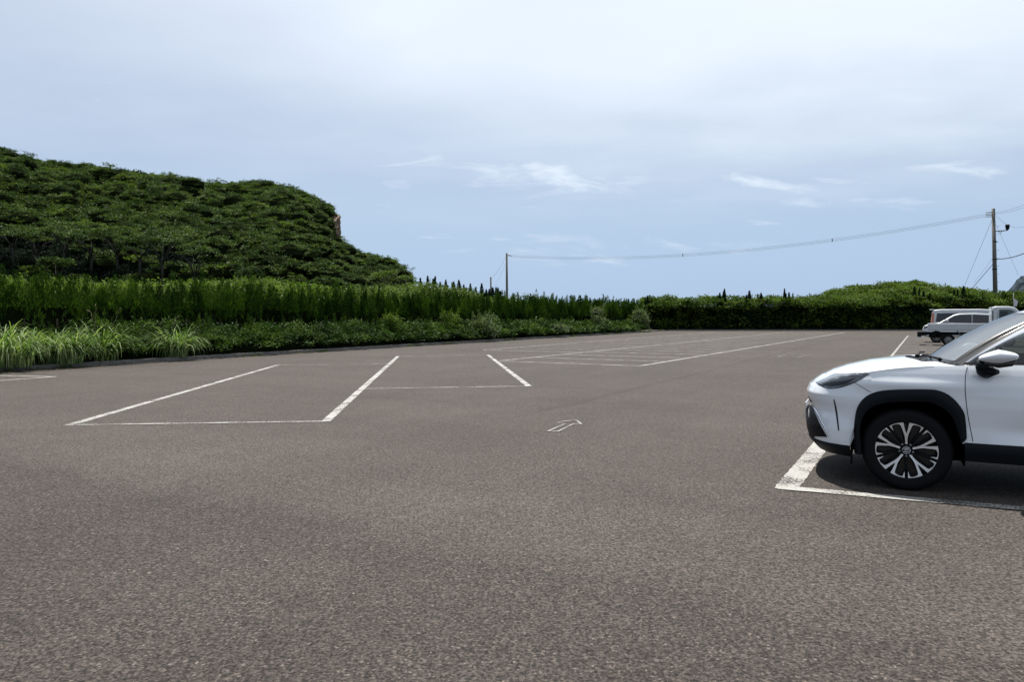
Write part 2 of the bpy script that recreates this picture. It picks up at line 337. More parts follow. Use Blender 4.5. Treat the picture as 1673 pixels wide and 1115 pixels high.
mesh('ground', [(kp(sr, 0)[0]-.3, REAR+.12, .104), (75, REAR+.12, .104), (75, REAR+9, .104), (kp(sr, 0)[0]-.3, REAR+9, .104)], [(0, 1, 2, 3)], M['soil'], smooth=False)['kind'] = 'structure'
kb = MB(); ang = math.atan2(KU.y, KU.x); s = -38.0
while s < sr-.3:
    l = min(.985, sr-.3-s); c = K0+KU*(s+l/2)+KN*.06
    kb.box((c.x, c.y, .05+random.uniform(-.006, .006)), (l, .12, .15), Matrix.Rotation(ang+random.uniform(-.004, .004), 3, 'Z')); s += 1.0
kb.build('kerb', M['kerb'], smooth=False)['kind'] = 'structure'
kb = MB(); x = kp(sr, 0)[0]
while x < 74: kb.box((x+.5, REAR+.06, .06+random.uniform(-.005, .005)), (.985, .12, .16)); x += 1.0
kb.build('kerb', M['kerb'], smooth=False)['kind'] = 'structure'

def strip(mb, a, b, w=.15, z=.008):
    a = Vector((a[0], a[1], z)); b = Vector((b[0], b[1], z)); d = (b-a).normalized(); n = Vector((-d.y, d.x, 0))*w/2
    L_ = (b-a).length; k = max(2, int(L_/.07)+1); v = []; j = min(.006, w*.07)
    for i in range(k):
        q = a+(b-a)*(i/(k-1)); e = 1+.0*i; v += [q-n*(1+random.uniform(-1, 1)*j*2/w), q+n*(1+random.uniform(-1, 1)*j*2/w)]
    mb.add(v, [(2*i, 2*i+2, 2*i+3, 2*i+1) for i in range(k-1)])
def marks(name, segs, m='paint', w=.15):
    mb = MB(); marks.n = getattr(marks, 'n', 0)+1
    for i, sg in enumerate(segs):
        strip(mb, sg[0], sg[1], sg[2] if len(sg) > 2 else w, (.008+.0021*(marks.n % 5)+.0004*(i % 5)))
    o = mb.build(name, M[m], smooth=False); o['kind'] = 'structure'; return o
P_ = lambda x, y: gp(x, y)
A, B, Cc, D, E, Fq, G = P_(110, 697), P_(532, 690), P_(650, 583), P_(453, 597.5), P_(864, 632), P_(797, 580.5), P_(592, 636.5)
D2 = (B[0]+(Cc[0]-B[0])*.71, B[1]+(Cc[1]-B[1])*.71)
marks('bus_bay_markings', [(A, D), (B, Cc), (E, Fq)], w=.125)
marks('bus_bay_markings', [((A[0]+.1, A[1]+.05), B), (D, P_(636, 595.5)), (G, (E[0], E[1]-.02)), (Cc, Fq)], 'paint_worn', w=.085)
marks('kerbside_bay_markings', [(P_(90, 617), (P_(90, 617)[0]-6.0, P_(90, 617)[1]+1.4)), (P_(90, 617), (P_(90, 617)[0]-1.2, P_(90, 617)[1]-2.3))], w=.13)
g = Vector((.5, .866, 0)); p = Vector((.866, -.5, 0))
L1 = Vector((3.82, 20.9, 0)); L2 = Vector((-.4, 23.33, 0)); L3 = Vector((-1.25, 31.5, 0))
segs = []
g1 = Vector((31.1, 52.9, 0)).normalized(); g2 = Vector((18.9, 32.7, 0)).normalized(); g3 = Vector((19.6, 37.2, 0)).normalized()
marks('car_bay_markings', [(L1, L1+g1*58, .12), (L2, L2+g2*56, .12), (L3, L3+g3*48, .12)], 'paint')
for k in range(24):
    segs.append((L2+g2*2.45*k, L1+g1*2.45*k, .15))
for k in range(20):
    segs.append((L3+g3*2.45*k, L2+g2*(6.9+2.45*k), .15))
marks('car_bay_markings', segs, 'paint_mid')
H0 = Vector((2.235, 5.83, 0)); hs = Vector((.9205, -.39, 0))
marks('car_bay_markings', [(H0-g*.07+Vector((.02, 0, 0)), H0+g*22, .18), (H0+g*22, H0+g*60, .09)], 'paint')
marks('car_bay_markings', [(H0, H0+hs*4.9, .13)]+[(H0+g*2.5*k, H0+g*2.5*k+p*4.9, .12) for k in range(1, 24)], 'paint')
def arrow(pts, w):
    q = [P_(*t) for t in pts]; return marks('direction_arrow_marking', [(q[i], q[(i+1) % len(q)]) for i in range(len(q))], 'paint_mid', w)
arrow([(895.5, 706.5), (911.8, 707), (937, 694.5), (949.5, 695), (941, 688), (910, 692), (922.5, 695)], .027)
tt = [Vector((-.35, -1.2)), Vector((.35, -1.2)), Vector((.35, .5)), Vector((.8, .5)), Vector((0, 1.5)), Vector((-.8, .5)), Vector((-.35, .5))]
for c, rz in ((gp(1296, 582), -30), (gp(1437, 549), -30)):
    rm = Matrix.Rotation(R(rz), 2); q = [rm @ t+Vector(c) for t in tt]
    marks('direction_arrow_marking', [(q[i], q[(i+1) % 7]) for i in range(7)], 'paint_faint', .09)

# ------------------------------------------------------------------ foliage
def leaves(cen, dirs, length, width, tint=None, jit=0.0, rng=rng, flat=0.0):
    "diamond leaves: cen (N,3) base points, dirs (N,3) the way they point"
    n = len(cen); d = dirs/np.linalg.norm(dirs, axis=1, keepdims=True)
    r = rng.normal(size=(n, 3))*(1 if not flat else .45)+np.array([0, 0, flat]); w = np.cross(d, r); w /= np.linalg.norm(w, axis=1, keepdims=True)+1e-9
    l = (length*rng.uniform(.7, 1.3, n))[:, None] if np.isscalar(length) else length[:, None]
    wd_ = (width*rng.uniform(.7, 1.3, n))[:, None] if np.isscalar(width) else width[:, None]
    nn = np.cross(d, w)
    mid = cen+d*l*.45+nn*l*.08
    v = np.stack([cen, mid+w*wd_*.5, cen+d*l, mid-w*wd_*.5], 1)
    t = rng.uniform(0, 1, n) if tint is None else np.clip(tint+rng.uniform(-.3, .3, n), 0, 1)
    return v, t
def leaf_obj(name, parts, m, parent=None):
    "parts: list of (verts (N,4,3), tint (N,))"
    v = np.concatenate([q[0] for q in parts]).astype(np.float32); t = np.concatenate([q[1] for q in parts]).astype(np.float32)
    n = len(v); me = bpy.data.meshes.new(name)
    me.vertices.add(n*4); me.vertices.foreach_set('co', v.ravel())
    me.loops.add(n*4); me.loops.foreach_set('vertex_index', np.arange(n*4, dtype=np.int32))
    me.polygons.add(n); me.polygons.foreach_set('loop_start', np.arange(0, n*4, 4, dtype=np.int32))
    a = me.attributes.new('tint', 'FLOAT', 'FACE'); a.data.foreach_set('value', t)
    me.update(calc_edges=True); me.materials.append(m)
    o = bpy.data.objects.new(name, me); COL.objects.link(o)
    if parent: o.parent = parent
    return o
def unit(n, rng=rng):
    v = rng.normal(size=(n, 3)); return v/np.linalg.norm(v, axis=1, keepdims=True)
def crown(c, r, n, leaf, clumps=26, flat=.55, lo=-.15, rng=rng, spread=.17, up=.7, tint0=None):
    "an uneven crown: leaf clumps over the upper part of a squashed ball with gaps between"
    k = unit(clumps*3, rng); k = k[k[:, 2] > lo][:clumps]; m = len(k)
    rad = rng.uniform(.72, 1.08, m)[:, None]; k = k*rad
    i = rng.integers(0, m, n); off = rng.normal(size=(n, 3))*spread*np.array([1.15, 1.15, .6])
    q = k[i]+off; pos = q*np.array([r, r, r*flat])+np.array(c)
    d = k[i]*.5+off*2.2+rng.normal(size=(n, 3))*.6; d[:, 2] = d[:, 2]*.5+up*.15
    ct = rng.uniform(.2, .8, m)[i] if tint0 is None else np.clip(tint0+rng.uniform(-.25, .25, m)[i], 0, 1)
    return leaves(pos, d, leaf, leaf*.62, ct, rng=rng, flat=1.0)
def plume(c, h, r, n, rng=rng, t0=.5, leaf=.2, wid=.04, lean=(0, 0), base=.0, pw=.8):
    "an upright conifer spire of upswept sprays"
    t = rng.uniform(0, 1, n)**.8; a = rng.uniform(0, 2*math.pi, n); rr = r*(1-t)**pw*rng.uniform(.55, 1.1, n)+.015
    rr *= 1+.25*np.sin(a*3+t*9)
    pos = np.stack([rr*np.cos(a)+lean[0]*t*h, rr*np.sin(a)+lean[1]*t*h, base+t*(h-base)*.97], 1)+np.array(c)
    d = np.stack([np.cos(a)*.55*(1-t*.7)+lean[0], np.sin(a)*.55*(1-t*.7)+lean[1], np.full(n, 1.25)], 1)+rng.normal(size=(n, 3))*.20
    return leaves(pos, d, leaf*(1.15-.55*t)*rng.uniform(.7, 1.3, n), wid*(1.1-.6*t), t0+.15*(t-.5), rng=rng)

# --- left: clipped low shrubs right behind the kerb, tall conifer hedge behind them
def hh(s): return 2.62+.62*min(max(s, 0), 65)/65      # height of the hedge along the kerb
he = empty('conifer_hedge', kp(18, 2.4, .1)); hb = Vector(he.location)
tag(he, 'tall dark conifer hedge with spiky top running along the left kerb', 'hedge')
pc = []
for row, (o, hs_, n0) in enumerate(((2.0, .90, 260), (2.35, 1.0, 240), (2.8, 1.0, 170))):
    s = -9.0
    while s < 67.5:
        h = hh(s)*hs_*(1+.035*math.sin(s*.8)+.03*math.sin(s*2.3+1))*random.uniform(.90, 1.07)+(random.uniform(.12, .38) if random.random() < .14 else 0)
        q = kp(s, o+random.uniform(-.16, .16), .08); far = max(.45, 1-max(s-12, 0)/70)
        q = (q[0]-hb.x, q[1]-hb.y, q[2]-hb.z)
        pc.append(plume(q, h, random.uniform(.15, .26), int(n0*far), leaf=.17/far**.8, wid=.032/far, lean=(random.uniform(-.12, .12), random.uniform(-.12, .12)), base=random.uniform(1.0, 1.7), pw=.75, t0=random.uniform(.05, .8)))
        s += random.uniform(.20, .38)
leaf_obj('foliage', pc, M['l_con'], he)
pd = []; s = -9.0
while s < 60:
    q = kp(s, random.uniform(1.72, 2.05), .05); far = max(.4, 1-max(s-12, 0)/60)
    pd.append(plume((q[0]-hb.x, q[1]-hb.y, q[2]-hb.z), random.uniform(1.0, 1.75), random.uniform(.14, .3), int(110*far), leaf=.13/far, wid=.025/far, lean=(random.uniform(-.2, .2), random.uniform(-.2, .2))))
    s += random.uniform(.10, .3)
leaf_obj('shade_foliage', pd, M['l_dkcon'], he)  # darker needles put the shade of the hedge bottom into the colour
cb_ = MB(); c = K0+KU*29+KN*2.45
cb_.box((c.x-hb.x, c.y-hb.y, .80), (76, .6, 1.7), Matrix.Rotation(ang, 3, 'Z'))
cb_.build('trunk', M['undergrowth'], he, smooth=False)  # opaque dark box added to block light and stand for the hedge's inner shade
# visible thin stems low in the shade of the hedge
s = -4
while s < 45:
    q = kp(s, 1.85+random.uniform(-.1, .1), 0); MB().tube([(q[0]-hb.x, q[1]-hb.y, -.02), (q[0]-hb.x+random.uniform(-.1, .1), q[1]-hb.y, 1.3)], [.035, .02], 5).build('stem', M['bark'], he); s += random.uniform(.7, 1.1)

sh = empty('low_shrub_hedge', kp(18, .9, .1)); sb = Vector(sh.location)
tag(sh, 'low bushy green shrub border between the left kerb and the tall conifer hedge', 'shrubs')
sc_ = []; s = -6.0
while s < 63:
    for o, hgt in ((.42, .72), (1.0, 1.08), (1.45, 1.0)):
        far = max(.35, 1-max(s-4, 0)/55); hv = hgt*random.uniform(.8, 1.2)*(1 if s > 3 else .8)*(1-.12*min(max(s, 0)/60, 1))
        q = kp(s+random.uniform(-.25, .25), o+random.uniform(-.12, .12), .1+hv*.52)
        sc_.append(crown((q[0]-sb.x, q[1]-sb.y, q[2]-sb.z), random.uniform(.42, .62), int(430*far), .085/far**.75, 13, hv/1.0, -.35, spread=.19, up=.6, tint0=random.uniform(.25, .7)))
        if random.random() < .3:   # shoots standing above the top
            for _ in range(random.randint(1, 4)):
                q2 = (q[0]-sb.x+random.uniform(-.3, .3), q[1]-sb.y+random.uniform(-.3, .3), q[2]-sb.z+hv*.1)
                sc_.append(plume(q2, hv*.4+random.uniform(.15, .5), .07, int(60*far), leaf=.11/far**.7, wid=.04/far**.7, lean=(random.uniform(-.2, .2), random.uniform(-.2, .2))))
    s += random.uniform(.5, .62)
leaf_obj('foliage', sc_, M['l_shrub'], sh)
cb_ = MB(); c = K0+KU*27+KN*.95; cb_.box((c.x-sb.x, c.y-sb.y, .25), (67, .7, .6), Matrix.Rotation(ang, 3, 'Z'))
cb_.build('shade_core', M['undergrowth'], sh, smooth=False)  # dark box added inside the border in place of shade between its shrubs

# --- arching long grass at the left kerb
def grass_clump(px, off, hgt, n, label, wide=.55, lean=0.0, seeds=0, tint=.5):
    s = (px-0)/1.0
    q = kp(off[0], off[1], .1); e = empty('grass_clump', q); tag(e, label, 'grass clump', 'clumps of long grass at the left kerb')
    vs = []; fs = []; ts = []
    for i in range(n):
        a = random.uniform(0, 2*math.pi); r0 = random.uniform(0, wide); x, y = r0*math.cos(a), r0*math.sin(a)*.7
        b = random.gauss(0, .9)+a if r0 > .2 else random.uniform(0, 2*math.pi)
        L = hgt*random.uniform(.5, 1.2); up = random.uniform(.55, 1.0); w = random.uniform(.009, .021); z = 0; prev = []
        dx, dy = math.cos(b)+lean, math.sin(b); K = 7; el = R(random.uniform(62, 88)); dr = R(random.uniform(12, 26)); k0 = len(vs)
        for k in range(K):
            ww = w*(1-(k/(K-1))**2)+.001; nx, ny = -math.sin(b)*ww, math.cos(b)*ww
            vs += [(x-nx, y-ny, z), (x+nx, y+ny, z)]
            st_ = L/(K-1); x += dx*st_*math.cos(el); y += dy*st_*math.cos(el); z = max(z+st_*math.sin(el), .02); el = max(el-dr*(.7+k*.30), -1.45)
        for k in range(K-1): fs.append((k0+2*k, k0+2*k+1, k0+2*k+3, k0+2*k+2))
        ts += [min(max(tint+random.uniform(-.5, .5), 0), 1)]*(K-1)
    o = mesh('blades', vs, fs, M['l_grass'], e, smooth=False)
    at_ = o.data.attributes.new('tint', 'FLOAT', 'FACE'); at_.data.foreach_set('value', ts[:len(o.data.polygons)])
    if seeds:
        sm = MB()
        for i in range(seeds):
            b = random.uniform(0, 6.28); x, y = random.uniform(-.4, .4), random.uniform(-.3, .3); h = hgt*random.uniform(.85, 1.08)
            tip = (x+math.cos(b)*.3+lean*.6, y+math.sin(b)*.2, h)
            sm.tube([(x, y, .1), (x*.9+tip[0]*.1, y, h*.6), tip], [.004, .003, .003], 4)
            sm.tube([tip, (tip[0]+math.cos(b)*.07, tip[1], h+.07), (tip[0]+math.cos(b)*.16, tip[1], h+.09)], [.003, .010, .003], 5)
        sm.build('seed_head', M['plume'], e)
    return e
grass_clump(0, (-1.5, .35), 1.5, 520, 'tall arching pale grass clump at the left edge of the picture', .7, tint=.45, seeds=0)
grass_clump(0, (.45, .30), 1.65, 620, 'largest drooping pale grass clump spilling over the kerb at far left', .75, tint=.68, seeds=1)
grass_clump(0, (1.95, .40), 1.55, 520, 'arching grass clump just right of the largest drooping one', .7, seeds=0)
grass_clump(0, (3.35, .7), 1.7, 260, 'brownish grass bending over to the right with feathery tips', .55, lean=.35, seeds=3, tint=.4)
grass_clump(0, (5.75, .3), 1.45, 420, 'narrow upright pale grass clump standing apart to the right by the kerb', .42, tint=.6, seeds=1)
wv = MB(); wt = []
wp = []
for i in range(420):
    s = random.uniform(-4, sr-1); o = random.gauss(-.03, .05)
    if (math.sin(s*1.7)+math.sin(s*.63+1)) < .55: continue
    q = kp(s, o, .0); n = 14
    c_ = np.array(q)[None]+rng.normal(size=(n, 3))*np.array([.09, .09, .0]); d = rng.normal(size=(n, 3))*.5+np.array([0, 0, .9])
    wp.append(leaves(c_, d, .09+.001*s, .018+.0006*s))
tag(leaf_obj('weeds', wp, M['l_bright']), 'small weeds growing along the foot of the left kerb', 'weeds', kind='stuff')

wp = []
for i in range(2600):
    s = random.uniform(-4, 60); o = -abs(random.gauss(0, .16))-.02
    if random.random() > .5+.5*math.sin(s*.9)*math.sin(s*.37): continue
    q = kp(s, o, .012); n = 3
    d = rng.normal(size=(n, 3))*np.array([1, 1, .15]); wp.append(leaves(np.array(q)[None]+rng.normal(size=(n, 3))*np.array([.05, .05, .002]), d, .05+.0008*s, .022, flat=1.5))
tag(leaf_obj('leaf_litter', wp, M['litter']), 'dead leaves scattered on the asphalt along the left kerb', 'leaf litter', kind='stuff')

# --- pale and bright shrubs standing out of the low border
def shrub(name, pos, r, h, m, label, group=None, n=700, leaf=.09, shoots=5):
    e = empty(name, pos); tag(e, label, 'shrub', group); ps = []
    ps.append(crown((0, 0, h*.5), r, n, leaf, 16, h*.5/r, -.6, spread=.22, up=.5))
    for _ in range(shoots):
        a = random.uniform(0, 6.28); rr = random.uniform(0, r*.7)
        ps.append(plume((rr*math.cos(a), rr*math.sin(a), h*.55), h*random.uniform(.45, .75), r*.22, n//10, leaf=leaf*1.2, wid=leaf*.5, lean=(math.cos(a)*.25, math.sin(a)*.25)))
    leaf_obj('foliage', ps, m, e)
    for k in range(4):
        a = k*1.6; MB().tube([(0, 0, 0), (math.cos(a)*r*.35, math.sin(a)*r*.35, h*.5), (math.cos(a)*r*.5, math.sin(a)*r*.5, h*.85)], [.025, .016, .006], 5).build('stem', M['bark'], e)
    return e
def along(px, o):
    "point behind the left kerb that lies in direction px"
    k = (px-W_PX/2)/F_PX; b = K0+KN*o; s = (k*b.y-b.x)/(KU.x-k*KU.y); return b+KU*s
for px, o, r, h, m, lb in ((735, .9, .5, 1.75, 'l_bright', 'leafy bright green shoots rising from the low border near its middle'),
                           (790, .35, .75, 1.6, 'l_pale', 'pale pinkish grey shrub spilling over the kerb near the middle of the low border'),
                           (973, .9, .7, 2.1, 'l_pale', 'silvery grey bush rising above the far half of the low border'),
                           (1046, .6, .7, 2.2, 'l_pale', 'tall grey green bush at the far end of the low border by the corner'),
                           (908, .1, .75, .95, 'l_pale', 'small brownish grey bush right on the far kerb'),
                           (640, .9, .4, 1.5, 'l_bright', 'small tuft of light shoots rising from the low border left of the leafy bright one')):
    q = along(px, o); shrub('shrub', (q.x, q.y, .1), r, h, M[m], lb, 'shrubs standing out of the low border', n=900, leaf=.07*q.y/38+.04)
q = along(945, 0.1)

# --- thicket of brighter bushes behind the conifer hedge (far side of it)
tb = []
def thick(px0, px1, off, ytop, n, leaf, r, m=None, jitter=4, lo=.4):
    out = []
    for i in range(n):
        px = px0+(px1-px0)*(i+random.random())/n; o = off+random.uniform(-1, 2.2); q = along(px, o)
        yt = np.interp(px, [t[0] for t in ytop], [t[1] for t in ytop])+random.uniform(-jitter*.4, jitter)
        h = CAM_H-(yt-HOR)*q.y/F_PX; rr = r*random.uniform(.75, 1.25)
        out.append(crown((q.x, q.y, h-rr*.62), rr, 520, leaf*q.y/35, 20, .68, -.3, spread=.2))
        out.append(crown((q.x, q.y, (h-rr)*.55), rr, 160, leaf*1.5*q.y/35, 14, 1.0, -.3, spread=.2))
    return out
tag(leaf_obj('thicket', thick(-60, 575, 6, [(-60, 460), (0, 457), (100, 459), (250, 466), (330, 463), (430, 458), (560, 476)], 75, .14, .95), M['l_bright']),
    'bright green thicket of bushes behind the left part of the conifer hedge', 'thicket', kind='stuff')
tag(leaf_obj('thicket', thick(570, 800, 7, [(570, 478), (640, 468), (700, 466), (735, 472), (800, 492)], 34, .12, 1.5), M['l_hill2']),
    'grey green thicket behind the hedge at the foot of the headland', 'thicket', kind='stuff')
tag(leaf_obj('thicket', thick(832, 895, 9, [(832, 486), (850, 485), (870, 488), (895, 496)], 10, .10, 1.7), M['l_hill2']),
    'rounded scrub seen over the hedge right of the wooden pole', 'thicket', kind='stuff')

# --- dark spiky conifers showing over the hedge
def spire(px, yt, Y, name='conifer_tree', label='', group='spiky conifers over the left hedge', wide=1.0, forks=1, m='l_dkcon'):
    x, y, z = at(px, yt, Y); e = empty(name, (x, y, 0)); tag(e, label, 'conifer', group)
    ps = [plume((0, 0, .6), z-.45, .55*wide, 1100, leaf=.30, wid=.10, lean=(random.uniform(-.02, .02), 0), pw=.85)]
    for k in range(forks):
        a = random.uniform(0, 6.28); r_ = random.uniform(.25, .5)*wide
        ps.append(plume((r_*math.cos(a), r_*math.sin(a), .8), z*random.uniform(.62, .86), .32*wide, 380, leaf=.34, wid=.13, lean=(math.cos(a)*.08, math.sin(a)*.08), pw=1.0))
    leaf_obj('foliage', ps, M[m], e); t = MB(); t.tube([(0, 0, 0), (0, 0, z*.5), (0, 0, z*.9)], [.13, .08, .02], 7); t.build('trunk', M['bark'], e)
L_ = [(686, 457), (698, 453.5), (706.5, 458.5), (712.5, 454), (719, 463.5), (728, 460), (742, 463), (750, 460), (756.5, 468), (767.5, 466), (778, 472), (787.5, 466), (793.5, 477), (799, 475), (804.5, 473), (811, 472.5), (817.5, 479)]
words = ['leftmost dark conifer spire, right beside the headland', 'second dark conifer spire from the headland, a tall one', 'short conifer tip just left of the tallest of the thin spires', 'thin tall conifer spire above the grey green thicket', 'short conifer tip in the gap right of the thin tall spire', 'conifer spire standing alone at the right end of the thicket',
         'pointed conifer on the left side of the broadest dark one', 'broadest dark conifer with a blunt forked top', 'low conifer leaning on the right side of the broadest one', 'slim pointed conifer standing alone right of the broadest one', 'small conifer tip between two taller slim ones', 'slim tall conifer with a side shoot left of the short wooden pole',
         'low conifer tip just left of the short wooden pole', 'small conifer directly left of the foot of the short pole', 'dark conifer in front of the short wooden pole', 'forked dark conifer just right of the short wooden pole', 'last low conifer between the short pole and the tall pole']
for (px, yt), w_ in zip(L_, words):
    spire(px, yt, 66+random.uniform(-2, 4), label=w_, wide=1.35 if px == 750 else random.uniform(.85, 1.15), forks=4 if px == 750 else 1)

# --- rear hedge
def hedge_top(px): return np.interp(px, [1040, 1056, 1075, 1130, 1200, 1250, 1300, 1400, 1560, 1700, 1900], [500, 489, 487, 489, 486, 489, 487, 486, 483, 480, 478])
re_ = empty('broadleaf_hedge', (40, REAR+1.8, .1)); rb = Vector(re_.location)
tag(re_, 'dark leafy hedge with a sunlit top along the far edge of the car park', 'hedge')
ps = []; px = 1045
while px < 1860:
    for row, (dy, k) in enumerate(((1.0, .93), (2.2, 1.0), (3.6, .98))):
        Y = REAR+dy; pp = px+random.uniform(-5, 5); h = CAM_H-(hedge_top(pp)-HOR)*Y/F_PX; h = h*k*random.uniform(.90, 1.08)
        x = (pp-W_PX/2)/F_PX*Y; r_ = random.uniform(.8, 1.25)
        ps.append(crown((x-rb.x, Y-rb.y, h-r_*.62-.1), r_, 430, .24, 16, .7, -.4, spread=.22))
        if row == 0:
            ps.append(crown((x-rb.x, Y-rb.y+.15, h*.42), r_*.95, 300, .25, 14, h*.42/r_, -.9, spread=.2, up=.1))
    px += 14.5
leaf_obj('foliage', ps, M['l_hedge'], re_)
cb_ = MB(); cb_.box((0, 1.2, 1.35), (62, 2.2, 2.8)); cb_.build('shade_core', M['undergrowth'], re_, smooth=False)  # dark block filling the hedge, painted shade behind its leaves
rw = ['conifer leaning over the left end of the far hedge', 'first dark conifer tip in the left half of the far hedge', 'tall thin conifer tip in the left half of the far hedge', 'broad dark conifer in the middle of the far hedge', 'dark conifer just right of the broad one in the far hedge', 'slim curved conifer tip at the middle of the far hedge', 'conifer tip left of the green mound', 'dark conifer standing before the green mound', 'dark conifer before the right slope of the mound', 'dark conifer just left of the tall utility pole', 'conifer in the far hedge left of the white vehicles']
for (px, yt, wd2), w_ in zip([(1058, 486, .6), (1176, 481, .7), (1184, 474, .7), (1224, 477, 1.3), (1243, 481, 1.2), (1281, 474, .6), (1290, 480, .7), (1494, 471, 1.0), (1508, 478, 1.0), (1575, 470, 1.5), (1462, 483, 1.0)], rw):
    spire(px, yt, REAR+1.2, label=w_, group='conifers in the far hedge', wide=wd2*1.1, forks=2, m='l_con2')

# --- scrub-covered mound behind the rear hedge
def mound_top(px): return np.interp(px, [1290, 1340, 1380, 1430, 1470, 1510, 1560, 1600, 1640, 1673, 1740, 1900], [500, 484, 472, 464, 461, 463, 471, 477, 484, 483, 478, 480])
tag(mesh('mound', [(x_, y_, z_) for px in range(1270, 1910, 16) for (x_, y_, z_) in (
    ((px-836.5)/1160*90, 90, -.1), ((px-836.5)/1160*98, 98, .62*(1.4-(mound_top(px)+6-521)*98/1160)), ((px-836.5)/1160*108, 108, 1.4-(mound_top(px)+6-521)*108/1160), ((px-836.5)/1160*125, 125, 1.5), ((px-836.5)/1160*140, 140, -.1))],
    grid_faces(40, 5), M['undergrowth']), kind='structure')
ps = []
for i in range(420):
    Y = random.uniform(92, 114); px = random.uniform(1280, 1880)
    zt = 1.4-(mound_top(px)+4-521)*108/1160; z = zt*np.interp(Y, [90, 98, 108, 116], [.1, .62, 1, .93]); r_ = random.uniform(.9, 1.7)
    ps.append(crown(((px-836.5)/1160*Y, Y, z-.2), r_, 420, .3, 18, .55, -.1, spread=.2))
tag(leaf_obj('scrub', ps, M['l_hill2']), 'sunlit green scrub covering the rounded mound behind the far hedge', 'scrub', kind='stuff')

# --- the wooded headland
RX = [-260, -120, 0, 60, 130, 200, 300, 350, 420, 460, 500, 530, 545, 553, 566, 580, 610, 640, 660, 668, 676]
RY = [148, 197, 239, 260, 268, 276, 290, 299, 294, 300, 312, 328, 345, 385, 398, 408, 414, 422, 436, 448, 475]
def ridge_h(px, Y=150): return CAM_H-(np.interp(px, RX, RY)+7-HOR)*Y/F_PX
def hill_z(x, y):
    px = W_PX/2+F_PX*x/y; rh = ridge_h(px)
    f = np.interp(y, [84, 90, 100, 112, 126, 140, 150, 160, 185, 240], [0, .20, .37, .50, .70, .89, 1.0, .97, .7, .0])
    end = np.clip((678-px)/60, 0, 1)**.5
    return rh*(f*(.35+.65*end)+(1-.35-.65*end)*np.interp(y, [128, 140, 150, 160, 200], [0, .8, 1, .9, 0]))*(1 if px < 678 else 0)+.0
xs = []; nv = 34; ys = np.linspace(82, 240, nv); pxs = np.concatenate([np.linspace(-260, 500, 48), np.linspace(508, 680, 44)])
for px in pxs:
    for Y in ys:
        x = (px-836.5)/1160*Y; z = hill_z(x, Y); xs.append((x, Y, z-.3+.5*math.sin(x*.7)*math.cos(Y*.5)))
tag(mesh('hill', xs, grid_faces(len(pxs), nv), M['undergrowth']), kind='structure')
# bare reddish rock high on the end of the headland
def rockface(px0, px1, y0, y1, Y, name, m, d=2.0, seed=1, n=26):
    rr = random.Random(seed); v = []
    for i in range(n):
        for j in range(n):
            u, w = i/(n-1), j/(n-1); e = min(u, 1-u, w, 1-w)*4
            px = px0+(px1-px0)*u+rr.uniform(-1, 1); py = y0+(y1-y0)*w+rr.uniform(-1, 1)
            dd = -min(e, 1)*d*(.35+.9*rr.random()*(.5+.5*math.sin(w*22+u*5)))
            x, y, z = at(px, py, Y+dd+2*(1-min(e, 1))); v.append((x, y, z))
    return mesh(name, v, grid_faces(n, n), m, smooth=False)
rk = rockface(520, 556.5, 350, 396, 146, 'cliff_rock', M['rock'], 3.2); tag(rk, kind='structure')
ps = []; psb = []; cnt = 0
TEM = [crown((0, 0, 0), 1.0, 440, .135, 18, .66, .02, spread=.10, up=.5) for _ in range(18)]
TEB = [crown((0, 0, 0), 1.0, 330, .17, 16, .66, -.1, spread=.12, up=.5) for _ in range(8)]
TEL = [crown((0, 0, 0), 1.0, 950, .088, 26, .68, .02, spread=.085, up=.5) for _ in range(8)]
def put(tem, lst, x, y, z, r):
    if r > 2.2: tem = TEL
    v, t = tem[random.randrange(len(tem))]; a = random.uniform(0, 6.28); c, s = math.cos(a), math.sin(a)
    m = np.array([[c, -s, 0], [s, c, 0], [0, 0, 1.0]])*np.array([[r], [r], [r*random.uniform(.8, 1.2)]])
    lst.append(((v @ m.T)+np.array([x, y, z]), np.clip(t+random.uniform(-.3, .3), 0, 1)))
CORE = MB()
def core(x, y, z, r):
    v = []; f = []
    for i in range(4):
        for k in range(9):
            a = k*2*math.pi/9; e = (-.9, -.2, .45, .95)[i]; rr = r*.80*math.sqrt(max(1-e*e, .02))*random.uniform(.85, 1.1)
            v.append((x+rr*math.cos(a), y+rr*math.sin(a), z+r*.50*e+.04*r))
    for i in range(3):
        for k in range(9): f.append((i*9+k, i*9+(k+1) % 9, (i+1)*9+(k+1) % 9, (i+1)*9+k))
    f.append(tuple(27+k for k in range(9))); CORE.add(v, f)
for i in range(2150):
    Y = 86+74*random.random()**1.15; px = random.uniform(-190, 677); x = (px-836.5)/1160*Y
    if Y < 128 and px > 560+(Y-86)*1.6: continue
    z = hill_z(x, Y)
    if z < .5: continue
    yp = HOR-(z-CAM_H)*F_PX/Y
    if 522 < px < 560 and 350 < yp < 398 and random.random() < (.95 if px > 529 else .5): continue
    r_ = (random.uniform(1.1, 2.3) if random.random() < .80 else random.uniform(2.3, 3.2))*(.7 if px > 480 else 1)*(.85 if Y < 100 else 1)
    # the steep lower slope on the left is a dark belt of trunks: few crowns
    if px < 330 and 87 < Y < (103 if px < 240 else 99) and random.random() < .84: continue
    put(TEM if random.random() < .85 else TEB, ps if random.random() < .84 else psb, x, Y, z := z+r_*(random.uniform(-.2, .5) if Y < 138 else random.uniform(-.5, -.1)), r_); core(x, Y, z, r_)
for px in np.arange(-190, 676, 2.2):       # the crest and the cliff edge
    Y = 150; x = (px-836.5)/1160*Y; r_ = random.uniform(.8, 1.6)*(1.7 if random.random() < .06 else 1)
    put(TEB, ps, x, Y+random.uniform(-2, 1), ridge_h(px)-r_*random.uniform(.1, .4), r_)
